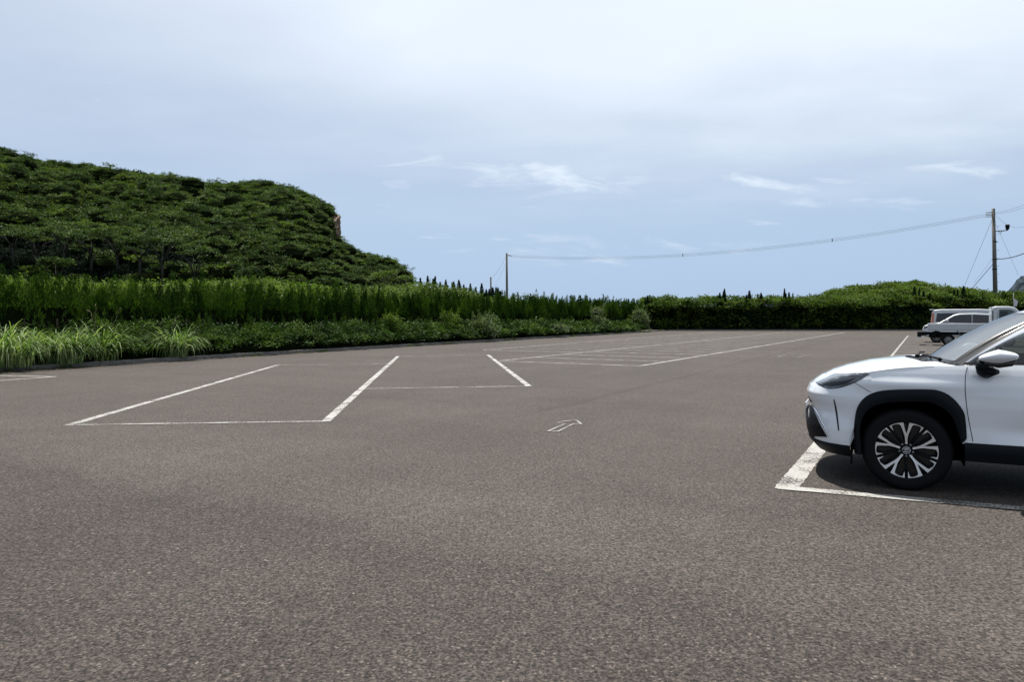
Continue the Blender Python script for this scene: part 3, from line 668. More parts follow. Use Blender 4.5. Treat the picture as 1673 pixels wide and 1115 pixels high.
for i in range(260):                        # cliff edge, seen as steep profile
    k = random.uniform(0, 1); seg = random.choice([(545, 345, 553, 384), (553, 384, 580, 408), (655, 434, 670, 452), (668, 448, 674, 470), (530, 328, 546, 345)])
    px = seg[0]+(seg[2]-seg[0])*k-4; py = seg[1]+(seg[3]-seg[1])*k+3
    if 352 < py < 392 and px < 556 and random.random() < .7: continue
    x, y, z = at(px, py, random.uniform(143, 150)); put(TEB, ps, x, y, z-.6, random.uniform(.7, 1.2))
fo = empty('forest', (-60, 100, 0)); tag(fo, 'dense dark evergreen forest covering the headland on the left', 'forest', kind='stuff')
for o_ in (leaf_obj('foliage', ps, M['l_hill'], fo), CORE.build('shade_core', M['undergrowth'], fo, smooth=False)): o_.matrix_parent_inverse = Matrix.Translation((60, -100, 0)); o_['kind'] = 'stuff'  # cores are added dark solids that paint the shade beneath the crowns
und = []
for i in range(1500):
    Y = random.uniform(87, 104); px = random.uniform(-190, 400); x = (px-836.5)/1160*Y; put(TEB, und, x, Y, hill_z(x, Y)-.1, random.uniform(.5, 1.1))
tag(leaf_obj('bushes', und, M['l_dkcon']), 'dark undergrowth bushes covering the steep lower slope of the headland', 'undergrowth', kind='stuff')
tag(leaf_obj('forest', psb, M['l_hill2']), 'lighter green crowns scattered over the wooded headland', 'forest', kind='stuff')
# single windswept trees whose trunks show against the dark lower slope
def hill_tree(px, yt, Y, r_, label, m='l_hill', group='trees with bare trunks on the lower slope'):
    x, y, z = at(px, yt, Y); base = 0.4; e = empty('hillside_tree', (x, y, max(hill_z(x, y)-.5, 0))); b = e.location.z; tag(e, label, 'tree', group)
    h = z-b
    ps_ = [crown((0, 0, h-r_*.5), r_, 1700, .24, 26, .45, .0, spread=.11, up=.5)]
    leaf_obj('crown', ps_, M[m], e); t = MB(); w = random.uniform(-1, 1)
    t.tube([(w*.3, 0, -.5), (w*.1, 0, h*.3), (0, 0, h*.55)], [.2, .15, .12], 7)
    for k in range(5):
        a = k*1.26+random.random(); t.tube([(w*.05, 0, h*random.uniform(.3, .5)), (math.cos(a)*r_*.35, math.sin(a)*r_*.35, h*.68), (math.cos(a)*r_*.7, math.sin(a)*r_*.7, h-r_*.55)], [.10, .07, .03], 5)
    t.build('trunk', M['palebark'], e)
M['palebark'] = mat('pale_bark', (.030, .030, .028), .95, spec=0, noise=(2, .3))
for px, yt, Y, r_, lb in ((20, 365, 92, 3.0, 'flat crowned tree on pale trunks at the left edge of the dark lower slope'), (62, 372, 91, 2.8, 'second flat crowned tree from the left on the lower slope'), (105, 362, 92, 3.0, 'umbrella shaped tree above the darkest part of the lower slope'),
                          (150, 372, 91, 2.9, 'pale trunked tree in the middle of the dark lower slope'), (192, 368, 91, 2.8, 'leaning pale trunked tree right of the middle of the lower slope'), (228, 385, 90, 2.6, 'low spreading crowned tree above twisted pale trunks'),
                          (265, 372, 89, 2.9, 'broad domed tree standing forward on the lower slope'), (318, 400, 88, 2.3, 'small rounded umbrella tree on the lower slope right of the broad dome'), (92, 420, 84, 1.7, 'small bushy tree alone low on the dark slope at left')):
    hill_tree(px, yt, Y, r_, lb)
hill_tree(640, 442, 90, 2.3, 'rounded light green tree at the foot of the headland point', 'l_hill2', None)

# far rocky hill at the right edge
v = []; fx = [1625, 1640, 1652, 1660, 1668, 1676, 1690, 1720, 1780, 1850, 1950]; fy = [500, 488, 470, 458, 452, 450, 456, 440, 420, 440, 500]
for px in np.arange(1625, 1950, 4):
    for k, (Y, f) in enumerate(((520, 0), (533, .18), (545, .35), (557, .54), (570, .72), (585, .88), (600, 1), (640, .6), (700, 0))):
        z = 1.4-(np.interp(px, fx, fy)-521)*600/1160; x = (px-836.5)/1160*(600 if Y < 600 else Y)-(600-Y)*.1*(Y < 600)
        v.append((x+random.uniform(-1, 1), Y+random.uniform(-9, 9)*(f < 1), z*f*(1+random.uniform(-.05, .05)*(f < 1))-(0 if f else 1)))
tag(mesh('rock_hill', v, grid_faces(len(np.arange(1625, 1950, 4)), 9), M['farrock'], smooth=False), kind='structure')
# ------------------------------------------------------------------ poles and cables
def pole(px_t, yt, px_b, Y, rb_, rt, label, name='utility_pole'):
    xt, _, zt = at(px_t, yt, Y); xb, _, zb = at(px_b, 480, Y); xb = xb+(xb-xt)*.35
    e = empty(name, (xb, Y, 0)); tag(e, label, 'utility pole')
    p_ = MB(); p_.tube([(0, 0, 0), ((xt-xb)*.5, 0, zt*.5), (xt-xb, 0, zt)], [rb_, (rb_+rt)/2, rt], 20); p_.build('shaft', M['pole'], e)
    return e, Vector((xt, Y, zt)), xb
def relp(e, px, py, Y=None): x, y, z = at(px, py, Y or e.location.y); return Vector((x, y, z))-e.location
YP = 89
e1, t1, _ = pole(1622.8, 341, 1626.3, YP, .29, .19, 'tall weathered concrete utility pole behind the far hedge at right')
b = MB()
for k in range(4):
    z0 = relp(e1, 1622.5, 347+k*2.4); b.tube([z0+Vector((-.1, -.12, 0)), z0+Vector((-1.0, -.12, -.02))], .045, 6)
b.build('insulator_bracket', M['steel'], e1)
b = MB(); a0 = relp(e1, 1624, 378.5); a1 = relp(e1, 1646, 376.5)
b.tube([a0, a1], .055, 8); b.tube([a1, a1+Vector((0, 0, .35))], .05, 8)
cpts = [relp(e1, 1632, 378.5), relp(e1, 1634.5, 382), relp(e1, 1637, 378)]; b.tube(cpts, .03, 6)
b.build('lamp_arm', M['cladding'], e1)
b = MB(); lc = relp(e1, 1646, 371); b.tube([lc+Vector((0, 0, -.38)), lc+Vector((0, 0, -.22)), lc+Vector((0, 0, .1)), lc+Vector((0, 0, .28)), lc+Vector((0, 0, .33))], [.10, .20, .24, .24, .12], 14)
b.build('lamp_head', M['cladding'], e1)
for y in (395, 424, 440): q = relp(e1, 1625, y); MB().tube([q+Vector((0, 0, -.05)), q+Vector((0, 0, .05))], .285, 20).build('clamp', M['cladding'], e1)
z = 4.5
while z < 14: MB().tube([(-.38 if int(z*2) % 2 else .38, 0, z), (0, 0, z)], .02, 5).build('step_bolt', M['steel'], e1); z += .5
YQ = 128
e2, t2, _ = pole(827.8, 414, 828.5, YQ, .24, .17, 'slender utility pole standing behind the left hedge near the middle')
b = MB(); a0 = relp(e2, 828, 418); b.tube([a0, a0+Vector((.9, 0, 0))], .05, 6); b.tube([a0+Vector((0, 0, .12)), a0+Vector((.55, 0, .12))], .05, 6); b.build('insulator_bracket', M['steel'], e2)
e3, t3, _ = pole(801.8, 453, 802.6, 175, .25, .2, 'short distant utility pole among the dark conifers')
def cable(p0, p1, sag, label, rad, group=None, n=24, beads=()):
    e = []
    for k in range(n+1):
        t = k/n; q = p0.lerp(p1, t); q.z -= sag*4*t*(1-t); e.append(q)
    b = MB(); c = p0; b.tube([q-c for q in e], rad, 5)
    o = b.build('cable', M['wire']); o.location = c; tag(o, label, 'cable', group)
    for t in beads:
        k = int(t*n); q = e[k]-c; m_ = MB(); m_.tube([q+Vector((0, 0, .3)), q+Vector((.04, 0, 0)), q-Vector((0, 0, .25))], [.03, .06, .03], 6); m_.build('spacer', M['wire'], o)
    return o
V = lambda px, py, Y: Vector(at(px, py, Y))
# long span: three close cables
for k in range(3):
    a = V(1612, 349.5+k*2.2, YP-.1); c = V(833, 417+k*1.6, YQ)
    cable(a, c, 2.2, ['top', 'middle', 'lowest'][k]+' of the three long cables spanning the sky between the two poles', .012, 'long span cables', 40, (.26, .57) if k == 1 else ())
cable(V(1625, 348, YP), V(1720, 312, 75), .35, 'upper cable running off to the right from the top of the tall pole', .014)
cable(V(1625, 349.5, YP), V(1720, 316, 75), .45, 'second cable just under the upper one at the top of the tall pole', .014)
cable(V(1627, 352, YP), V(1730, 312, 76), 2.6, 'slack cable looping down right of the pole top above the lamp', .012)
cable(V(1627, 423.5, YP), V(1730, 380, 70), .7, 'thick bundled cable leaving the tall pole at mid height to the right', .05)
cable(V(1620, 361, YP), V(1573, 474, YP+1), .0, 'guy wire slanting down left from the top of the tall pole', .016)
cable(V(1622, 432, YP), V(1586, 474, YP-2), .0, 'thick guy cable slanting down left from mid height of the tall pole', .034)
cable(V(1627, 366, YP), V(1664, 450, YP+1), .0, 'guy wire slanting down right of the tall pole', .012)
cable(V(1622, 422, YP), V(1592, 462, YP+14), .0, 'faint thin wire beside the thick guy cable', .010)
cable(V(827, 418, YQ), V(803, 455, 175), .5, 'cable from the slender pole down to the short distant pole', .014)
cable(V(827, 430, YQ), V(806, 475, YQ+3), .0, 'guy wire left of the slender pole', .011)
# little white pennant on a thin stick near the far right corner
e = empty('pennant', gp(1656, 541)+(0,)); e.location = (at(1656, 541, 74)[0], 74, 0); tag(e, 'small white pennant on a thin stick in front of the far hedge at right', 'flag')
b = MB(); b.tube([(0, 0, 0), (0, 0, 4.1)], .025, 6); b.build('stick', M['steel'], e)
b = MB(); v = []
for i in range(7):
    for j in range(5):
        u, w = i/6, j/4; v.append((.04+u*.42*(1-w*.35), .05*math.sin(u*6), 3.55-w*.85-u*.35*(1-w)))
mesh('cloth', v, grid_faces(7, 5), M['vanwhite'], e)
# ------------------------------------------------------------------ the white crossover
CO = Vector((3.59, 6.526, 0)); CF = Vector((-.891, .454, 0)).normalized(); CL = Vector((-CF.y, CF.x, 0))
suv = empty('parked_car', CO, math.atan2(CF.y, CF.x))
tag(suv, 'pearl white crossover with black wheel arches, nearest vehicle, cut off by the right edge', 'car')
def carpt(px, py, yp=.885):
    "the point of the car's side plane y = yp seen at a photograph pixel (car coordinates x, z)"
    r = (px-W_PX/2)/F_PX; o = CO+CL*yp; t = (r*o.y-o.x)/(CF.x-r*CF.y); Y = o.y+CF.y*t
    return (t, CAM_H-(py-HOR)*Y/F_PX)
def crom(P, n):
    "Catmull-Rom through rows of P, n samples per span"
    P = np.array(P, float); out = []
    for i in range(len(P)-1):
        a, b, c, d = P[max(i-1, 0)], P[i], P[i+1], P[min(i+2, len(P)-1)]
        for k in range(n):
            t = k/n; out.append(.5*((2*b)+(-a+c)*t+(2*a-5*b+4*c-d)*t*t+(-a+3*b-3*c+d)*t**3))
    out.append(P[-1]); return np.array(out)
# plan outline with the height of the body's upper edge:  x, y, top
OUT = crom([(.832, 0, .785), (.830, .15, .786), (.818, .30, .790), (.79, .45, .800), (.742, .58, .818), (.665, .70, .848), (.56, .785, .885), (.42, .843, .925), (.25, .872, .962), (0, .8825, 1.002),
            (-.3, .8835, 1.022), (-.6, .8835, 1.034), (-1.3, .8825, 1.06), (-2.0, .8825, 1.085), (-2.45, .8825, 1.105), (-2.8, .872, 1.12), (-3.05, .84, 1.13), (-3.22, .76, 1.13), (-3.31, .62, 1.13), (-3.345, .4, 1.13), (-3.35, 0, 1.13)], 16)
OUT[:, 0] = np.where(OUT[:, 0] > .42, .42+(OUT[:, 0]-.42)*.935, OUT[:, 0])
seg = np.r_[0, np.cumsum(np.linalg.norm(np.diff(OUT[:, :2], axis=0), axis=1))]
NS = 330; S = np.linspace(0, seg[-1], NS)
OX, OY, OT = (np.interp(S, seg, OUT[:, k]) for k in range(3))
tx, ty = np.gradient(OX), np.gradient(OY); tl = np.hypot(tx, ty); NX, NY = ty/tl, -tx/tl
def inset(z, x, nx, ny):
    "how far the skin lies inside the plan outline, along the outline's normal"
    side = np.interp(z, [.18, .27, .36, .42, .55, .70, .80, .88, .95, 1.0, 1.04, 1.14], [.07, .02, .0, .004, .012, .004, .008, .018, .036, .058, .08, .12])
    side -= .020*math.exp(-((x+.0)/.42)**2-((z-.865)/.045)**2)
    side -= .020*math.exp(-((x+2.56)/.5)**2-((z-.89)/.06)**2)
    if x < -.55 and x > -2.3: side += .022*math.exp(-((z-.52)/.09)**2)*min(1, (-.55-x)/.3)*min(1, (x+2.3)/.3)
    front = np.interp(z, [.18, .25, .31, .38, .45, .54, .60, .64, .69, .74, .79, .85, .93, 1.0], [.15, .085, .03, .008, .0, .012, .035, .030, .008, .0, .022, .052, .075, .09])
    rear = np.interp(z, [.2, .3, .5, .7, .9, 1.0, 1.13], [.12, .03, .0, .03, .05, .04, .06])
    wf = max(nx, 0)**1.5; wr = max(-nx, 0)**1.5
    return side*(1-wf-wr)+front*wf+rear*wr if wf+wr < 1 else (front if wf else rear)
def skin(i, z, off=0.0):
    d = inset(z, OX[i], NX[i], NY[i])-off
    return (OX[i]-NX[i]*d, OY[i]-NY[i]*d, z)
zwb = np.interp(OX, [-3.35, -3.2, -3.0, -2.97, -2.1, -.48, -.42, .38, .42, .7, .83], [.46, .46, .44, .42, .42, .42, .42, .42, .315, .315, .315])   # lower edge of the painted skin
NV = 46
arch_out = [carpt(*q) for q in ((1395.3, 742), (1395, 722), (1395, 700), (1396.5, 684), (1400, 668), (1408, 655), (1420, 645.5), (1438, 639.5), (1460, 637.3), (1485, 636.6), (1512, 636.6), (1530, 637.8), (1546, 643.5), (1558, 652), (1567, 662), (1575, 674.5), (1578, 690), (1579.5, 714), (1577.5, 720), (1572, 724))]
arch_in = [carpt(*q, .885) for q in ((1407, 744), (1406.5, 728), (1404.5, 710), (1405.5, 696), (1409, 683), (1416, 672), (1427, 664), (1442, 659.5), (1460, 657.3), (1480, 656.6), (1502, 656.6), (1520, 658), (1535, 664), (1548, 673), (1556.5, 683), (1562, 695), (1567, 710), (1570, 720), (1571, 723), (1571, 724.5))]
def inside(x, z, poly):
    c = False; n = len(poly)
    for i in range(n):
        (x1, z1), (x2, z2) = poly[i], poly[(i+1) % n]
        if (z1 > z) != (z2 > z) and x < (x2-x1)*(z-z1)/(z2-z1)+x1: c = not c
    return c
cut0 = [((a[0]*.5+b[0]*.5), (a[1]*.5+b[1]*.5)) for a, b in zip(arch_out, arch_in)]; cut0 = [(cut0[0][0], .1)]+cut0+[(cut0[-1][0], .1)]
def in_arch(x, z): return inside(x, z, cut0) or inside(-(x+2.56)+0.0, z, cut0) and False or inside(x+2.56, z, cut0)
V_ = []
for i in range(NS):
    for j in range(NV):
        z = zwb[i]+(OT[i]-zwb[i])*j/(NV-1); V_.append(skin(i, z))
FC = []
for q in grid_faces(NS, NV):
    c = np.mean([V_[k] for k in q], axis=0)
    if abs(c[1]) > .7 and in_arch(c[0], c[2]): continue
    FC.append(q[::-1])
TOP = np.array([V_[i*NV+NV-1] for i in range(NS)])
# bonnet
XC = [-.34, -.28, -.02, .0, .27, .47, .585, .68, .725, .77, .806]; ZC = [1.066, 1.064, 1.053, 1.052, 1.018, .965, .922, .873, .84, .80, .785]
fi = TOP[:, 0] > -.5; fx_, fy_, fz_ = TOP[fi, 0][::-1], TOP[fi, 1][::-1], TOP[fi, 2][::-1]
def bonnet_z(x, q):
    ze = np.interp(x, fx_, fz_); zc = max(np.interp(x, XC, ZC), ze)
    b = np.interp(x, [-.3, .2, .6, .8], [1, 1, .6, 0])
    return zc-(zc-ze)*abs(q)**2.6+b*(.012*math.exp(-((abs(q)-.80)/.10)**2)-.010*math.exp(-((abs(q)-.62)/.12)**2)*1.0)*(1-abs(q)**8)
NH, NQ = 60, 33; hv = []
def xrear(q): return -.02-.33*abs(q)**2.2
for i in range(NH):
    a = (i/(NH-1))**1.35
    for j in range(NQ):
        q = j/(NQ-1); x0 = fx_[-1]-.0005; x = x0+(xrear(q)-x0)*a; y = q*np.interp(x, fx_, fy_); hv.append((x, y, bonnet_z(x, q)))
def mirrored(v, f):
    n = len(v); return list(v)+[(a[0], -a[1], a[2]) for a in v], list(f)+[tuple(k+n for k in q[::-1]) for q in f]
def weld(o, d=.0006):
    import bmesh
    bm = bmesh.new(); bm.from_mesh(o.data); bmesh.ops.remove_doubles(bm, verts=bm.verts, dist=d)
    bmesh.ops.recalc_face_normals(bm, faces=bm.faces); bm.to_mesh(o.data); bm.free()
bv, bf = mirrored(V_, FC)
body = mesh('body', bv, bf, M['white'], suv); weld(body)
v2, f2 = mirrored(hv, [q[::-1] for q in grid_faces(NH, NQ)])
bonnet = mesh('bonnet', v2, f2, M['white'], suv); weld(bonnet)
# black lower skirt: chin, sills, rear apron
def skirt(name, i0, i1, z0f, z1f, off, m, n=8, both=True):
    both = i0 == 0 or i1 == NS
    v = []; idx = list(range(i0, i1))
    for i in idx:
        z0, z1 = z0f(i), z1f(i)
        v.append((lambda p_: (p_[0]-NX[i]*.06, p_[1]-NY[i]*.06, z0-.004))(skin(i, z0, off)))
        for j in range(n): v.append(skin(i, z0+(z1-z0)*j/(n-1), off*(1 if j < n-1 else .3)))
        v.append(skin(i, z1, -.01))
    f = [q[::-1] for q in grid_faces(len(idx), n+2)]
    if both: v, f = mirrored(v, f)
    else: mesh(name, [(a, -b, c) for a, b, c in v], [q[::-1] for q in f], M[m], suv, sharp=40)
    o = mesh(name, v, f, M[m], suv, sharp=40); return o
ia = int(np.argmin(abs(OX-.405)+(OY < .5)*9)); ib = int(np.argmin(abs(OX+.405)+(OY < .5)*9)); ic = int(np.argmin(abs(OX+2.56-.405)+(OY < .5)*9)); idr = int(np.argmin(abs(OX+2.56+.405)+(OY < .5)*9))
skirt('front_lip', 0, ia+1, lambda i: .235, lambda i: .33+.0*i, .012, 'cladding')
skirt('sill', ib, ic+1, lambda i: .285, lambda i: .428, .014, 'cladding')
skirt('rear_apron', idr, NS, lambda i: .26, lambda i: .47, .012, 'cladding')
# wheel arch cladding
def flare(dx, sgn):
    a, b = crom(arch_out, 4), crom(arch_in, 4); v = []; K = 9
    for (xo, zo), (xi, zi) in zip(a, b):
        i = int(np.argmin(abs(OX-(xo+dx))+(OY < .6)*9)); yo = skin(i, max(min(zo, 1.0), .3))[1]
        v.append((xo+dx, (yo-.012)*sgn, zo))
        for k in range(K):
            t = k/(K-1); x, z = xo+(xi-xo)*t, zo+(zi-zo)*t
            y = yo*(1-t)+.888*t+.010+.012*math.sin(math.pi*t); v.append((x+dx, y*sgn, z))
        v.append((xi+dx, .875*sgn, zi)); v.append((xi*.985+dx, .80*sgn, (zi-.336)*.985+.336))
    f = grid_faces(len(a), K+3, flip=sgn < 0); return mesh('wheel_arch', v, f, M['cladding'], suv, sharp=50)
def liner(dx, sgn):
    b = MB(); pts = [(.41*math.cos(R(a))+dx, .336+.42*math.sin(R(a))) for a in range(-14, 195, 8)]
    v = [(x, y*sgn, z) for x, z in pts for y in (.875, .45)]; v += [(dx, .45*sgn, .336)]
    f = grid_faces(len(pts), 2)+[(2*i+1, 2*i+3, len(v)-1) for i in range(len(pts)-1)]
    return mesh('wheel_well', v, f, M['liner'], suv, smooth=False)
for dx in (0, -2.56):
    for sgn in (1, -1): flare(dx, sgn); liner(dx, sgn)

# wheels
def wheel(parent, x, y, r, sgn, rimr, detailed=True, wdt=.205):
    w_ = MB(); yy = lambda h: h*sgn
    e = MB().lathe([(rimr*.93, yy(-.02)), (rimr*.90, yy(-.055)), (rimr*.88, yy(-.10)), (rimr*.3, yy(-.10)), (.0, yy(-.10))], n=48).lathe([(rimr*.19, yy(-.03)), (rimr*.19, yy(-.10))], n=24).build('wheel', M['black'], parent, sharp=40)
    e.location = (x, y, r)
    T = MB().lathe([(rimr*.95, yy(-.015)), (rimr*1.01, yy(-.002)), (rimr*1.035, yy(-.003)), (rimr+(r-rimr)*.35, yy(.006)), (rimr+(r-rimr)*.72, yy(.002)), (r*.975, yy(-.016)), (r*.994, yy(-.032)), (r, yy(-.05)), (r*.998, yy(-.085)), (r*.985, yy(-.088)), (r*.985, yy(-.094)), (r, yy(-.098)), (r, yy(-wdt+.04)), (r*.975, yy(-wdt+.015)), (rimr, yy(-wdt))], n=72)
    T.build('tyre', M['tyre'], e, sharp=60)
    if not detailed:
        b = MB().lathe([(rimr*.97, yy(-.012)), (rimr*.90, yy(-.02)), (rimr*.82, yy(-.05)), (rimr*.55, yy(-.028)), (rimr*.3, yy(-.03)), (rimr*.28, yy(-.012)), (0, yy(-.010))], n=32)
        b.build('rim', M['steel'], e, sharp=30); return e
    half = [(0, .565), (.030, .66), (.062, .80), (.095, .992), (.30, .953), (.43, .902), (.545, .838), (.395, .635), (.452, .815), (.385, .862), (.300, .885), (.225, .890), (.182, .862), (.150, .79), (.105, .66), (.066, .55), (.044, .45), (.034, .35), (.034, .20)]
    sp_ = MB()
    for k in range(5):
        a = R(72*k); ca, sa = math.cos(a), math.sin(a)
        for mx in (1, -1):
            pts = [(0, .20)]+half; n = len(pts); vv = []
            for d, sc in ((0, 1), (-.016, .985)):
                for px_, py_ in pts:
                    X, Z = px_*mx*rimr*sc, py_*rimr*sc; rr = math.hypot(X, Z)/rimr
                    dep = -.012-.022*(1-rr)**1.2+d if rr > .2 else -.03+d
                    vv.append((X*ca+Z*sa, dep*sgn, -X*sa+Z*ca))
            # triangulate the concave half by hand-made quads is awkward: fill with ear clipping through mathutils
            from mathutils.geometry import tessellate_polygon
            tri = tessellate_polygon([[Vector((q[0]*mx, q[1], 0)) for q in pts]])
            ff = [tuple(t) for t in tri]+[tuple(n+k2 for k2 in reversed(t)) for t in tri]
            ff += [(i, (i+1) % n, n+(i+1) % n, n+i) for i in range(n)]
            sp_.add(vv, ff)
    rim = sp_.build('rim', M['alloy'], e, smooth=False)
    b = MB()
    for k in range(5):     # dark secondary spokes and ribs
        for da in (-11, 11, 36):
            a = R(72*k+da+ (0 if da != 36 else 0)); d = Vector((math.sin(a), 0, math.cos(a)))
            r0, r1 = (.22, .93) if da == 36 else (.3, .9)
            q0 = d*rimr*r0+Vector((0, -.045*sgn, 0)); q1 = d*rimr*r1+Vector((0, -.03*sgn, 0)); b.tube([q0, q1], [.010, .007] if da == 36 else [.006, .006], 6)
    b.build('inner_spoke', M['cladding'], e)
    b = MB().lathe([(rimr*.62, yy(-.125)), (rimr*.62, yy(-.115)), (rimr*.2, yy(-.115))], n=40); b.build('brake_disc', M['steel'], e)
    for k in range(5):
        b = MB(); a = R(72*k+36); c = Vector((math.sin(a)*rimr*.215, -.034*sgn, math.cos(a)*rimr*.215))
        v0 = c+Vector((0, -.02*sgn, 0)); b.tube([v0, c+Vector((0, .006*sgn, 0)), c+Vector((0, .012*sgn, 0))], [.010, .010, .006], 8).build('wheel_nut', M['steel'], e)
    b = MB().lathe([(.034, yy(-.04)), (.034, yy(-.020)), (.031, yy(-.015)), (0, yy(-.013))], n=28); b.build('hub_cap', M['cladding'], e, sharp=40)
    b = MB()
    def ell(cx, cz, ra, rb2, w=.0022):
        b.tube([(cx+ra*math.cos(t), -.0125*sgn, cz+rb2*math.sin(t)) for t in np.linspace(0, 2*math.pi, 25)], w, 5, False)
    ell(0, 0, .026, .018); ell(0, .004, .016, .006, .0018); ell(0, 0, .0065, .016, .0018); ell(0, 0, .030, .030, .0016)
    b.build('emblem', M['chrome'], e); return e
for dx in (0, -2.56):
    for sgn in (1, -1): wheel(suv, dx, .868*sgn, .331, sgn, .234)

# cabin
BB = crom([(-.20, 0, 1.050), (-.22, .25, 1.049), (-.27, .47, 1.046), (-.345, .665, 1.038), (-.50, .775, 1.030), (-1.3, .815, 1.058), (-2.2, .805, 1.10), (-2.75, .775, 1.13), (-3.05, .66, 1.13), (-3.18, .35, 1.13), (-3.2, 0, 1.13)], 10)
RR = crom([(-.86, 0, 1.452), (-.875, .2, 1.451), (-.92, .39, 1.450), (-1.00, .525, 1.452), (-1.12, .575, 1.482), (-1.55, .60, 1.535), (-2.2, .60, 1.55), (-2.7, .575, 1.505), (-2.92, .45, 1.485), (-3.0, .22, 1.48), (-3.0, 0, 1.48)], 10)
def cab(k, t, off=0.0):
    "k in 0..10 round the cabin from the middle of the windscreen, t from base to roof"
    i = min(int(k*10), 99); fr = k*10-i; a = BB[i]*(1-fr)+BB[i+1]*fr; b = RR[i]*(1-fr)+RR[i+1]*fr
    q = a*(1-t)+b*t; c = np.array([-1.5, 0, q[2]]); d = q-c; d[2] = 0; d /= np.linalg.norm(d)
    bow = .035*4*t*(1-t)*(1 if k > 3 else .9); q = q+d*(bow+off); q[2] += (.02*4*t*(1-t) if k < 3 else 0); return tuple(q)
def cabgrid(k0, k1, t0, t1, off=0.0, nk=None, nt=10):
    nk = nk or max(3, int((k1-k0)*10)); return [cab(k0+(k1-k0)*i/(nk-1), t0+(t1-t0)*j/(nt-1), off) for i in range(nk) for j in range(nt)], [q[::-1] for q in grid_faces(nk, nt)]
def cabpart(name, m, rects, off=0.0, parent=None, mir=True):
    v, f = [], []
    for r_ in rects:
        a, b = cabgrid(*r_, off); n = len(v); v += a; f += [tuple(x+n for x in q) for q in b]
    if mir and rects[0][0] > .01 and rects[0][1] < 9.9:
        mesh(name, [(a, -b, c) for a, b, c in v], [q[::-1] for q in f], M[m], parent or suv); mir = False
    if mir: v, f = mirrored(v, f)
    o = mesh(name, v, f, M[m], parent or suv); return o
M['wglass'] = glass_mat('windscreen_glass', (.20, .23, .23), 1.0, 6.5)
ws = cabpart('windscreen', 'wglass', [(0, 2.86, .0, 1)]); weld(ws, .0004)
cabpart('windscreen_edge', 'black', [(0, 2.86, -.03, .035), (0, 2.86, .96, 1.0)], .002)
cabpart('front_pillar', 'black', [(2.88, 3.05, 0.04, 1)], .003)
cabpart('window_frame', 'black', [(3.05, 3.62, 0, 1), (3.62, 7.0, -.02, .05), (3.62, 7.0, .88, 1.0), (4.95, 5.10, .05, .88), (2.8, 3.22, -.03, .04)], .001)
cabpart('front_door_glass', 'glass', [(3.62, 4.95, .05, .88)])
cabpart('rear_door_glass', 'glass', [(5.1, 6.3, .05, .88)])
cabpart('rear_pillar', 'white', [(6.3, 8.1, .0, 1)], .002)
cabpart('rear_window', 'dkglass', [(8.1, 10, .1, .9)]); cabpart('tailgate_frame', 'white', [(8.1, 10, 0, .1), (8.1, 10, .9, 1)], .001)
# roof
rv = []; NR = 41
for i in range(101):
    a = RR[i]
    for j in range(NR):
        q = j/(NR-1); rv.append((a[0]*(1) + 0*q, a[1]*q, a[2]))
rx = np.linspace(-.858, -3.0, 44); rv = []
for x in rx:
    k = [n for n in range(101)]; hx = RR[:, 0]; ye = np.interp(-x, -hx[:], RR[:, 1]) if False else np.interp(-x, np.maximum.accumulate(-hx)+np.arange(101)*1e-7, RR[:, 1]); ze = np.interp(-x, np.maximum.accumulate(-hx)+np.arange(101)*1e-7, RR[:, 2])
    for j in range(15):
        q = j/14; bul = .035*(1-q**2.5)*min(1, (-.858-x)/.25+.0)*min(1, (x+3.0)/.3); rv.append((x, ye*q, ze+bul+(np.interp(-x, [.858, 1.12, 1.55, 2.2, 2.7, 3.0], [1.452, 1.488, 1.537, 1.552, 1.51, 1.48])-ze)*(1-q**3)))
v2, f2 = mirrored(rv, [q[::-1] for q in grid_faces(44, 15)]); rf = mesh('roof', v2, f2, M['white'], suv); weld(rf)
# cowl between bonnet and windscreen, belt trim beside the windows
v = []
for j in range(30):
    q = j/29; x0 = xrear(q); y0 = q*np.interp(x0, fx_, fy_); z0 = bonnet_z(x0, q); b = cab(q*3.3, -.02)
    for t in (0, .3, .7, 1): v.append((x0*(1-t)+b[0]*t-.0, y0*(1-t)+b[1]*t, (z0-.012)*(1-t)+(b[2]-.004)*t-.014*math.sin(math.pi*t)))
v2, f2 = mirrored(v, [q[::-1] for q in grid_faces(30, 4)]); mesh('cowl', v2, f2, M['cladding'], suv)
v = []
for x in np.linspace(-.30, -3.1, 50):
    i = int(np.argmin(abs(TOP[:, 0]-x)+(TOP[:, 1] < .55)*9)); a = TOP[i]; kk = np.argmin(abs(BB[:, 0]-x)+(BB[:, 1] < .5)*9); b = BB[kk] if x < -.4 else np.array([x, .70, a[2]])
    v += [(a[0], a[1]-.001, a[2]-.002), (a[0], (a[1]+b[1])/2, a[2]+.004), (b[0], b[1]-.02, b[2]+.0)]
mesh('belt_trim', v, grid_faces(50, 3), M['black'], suv); mesh('belt_trim', [(x, -y, z) for x, y, z in v], [q[::-1] for q in grid_faces(50, 3)], M['black'], suv)
for y0, y1 in ((.52, -.02), (-.05, -.55)):
    b = MB(); zf = lambda y: 1.075
    b.tube([(-.13-.33*(abs(y0)/.78)**2.2, y0, 1.062), (-.15, (y0+y1)/2, 1.083), (-.20, y1, 1.075)], .009, 6); b.tube([(-.11-.33*(abs(y0)/.78)**2.2, y0, 1.05), (-.13-.33*(abs(y0)/.78)**2.2, y0, 1.07)], .018, 8)
    b.build('wiper', M['cladding'], suv)

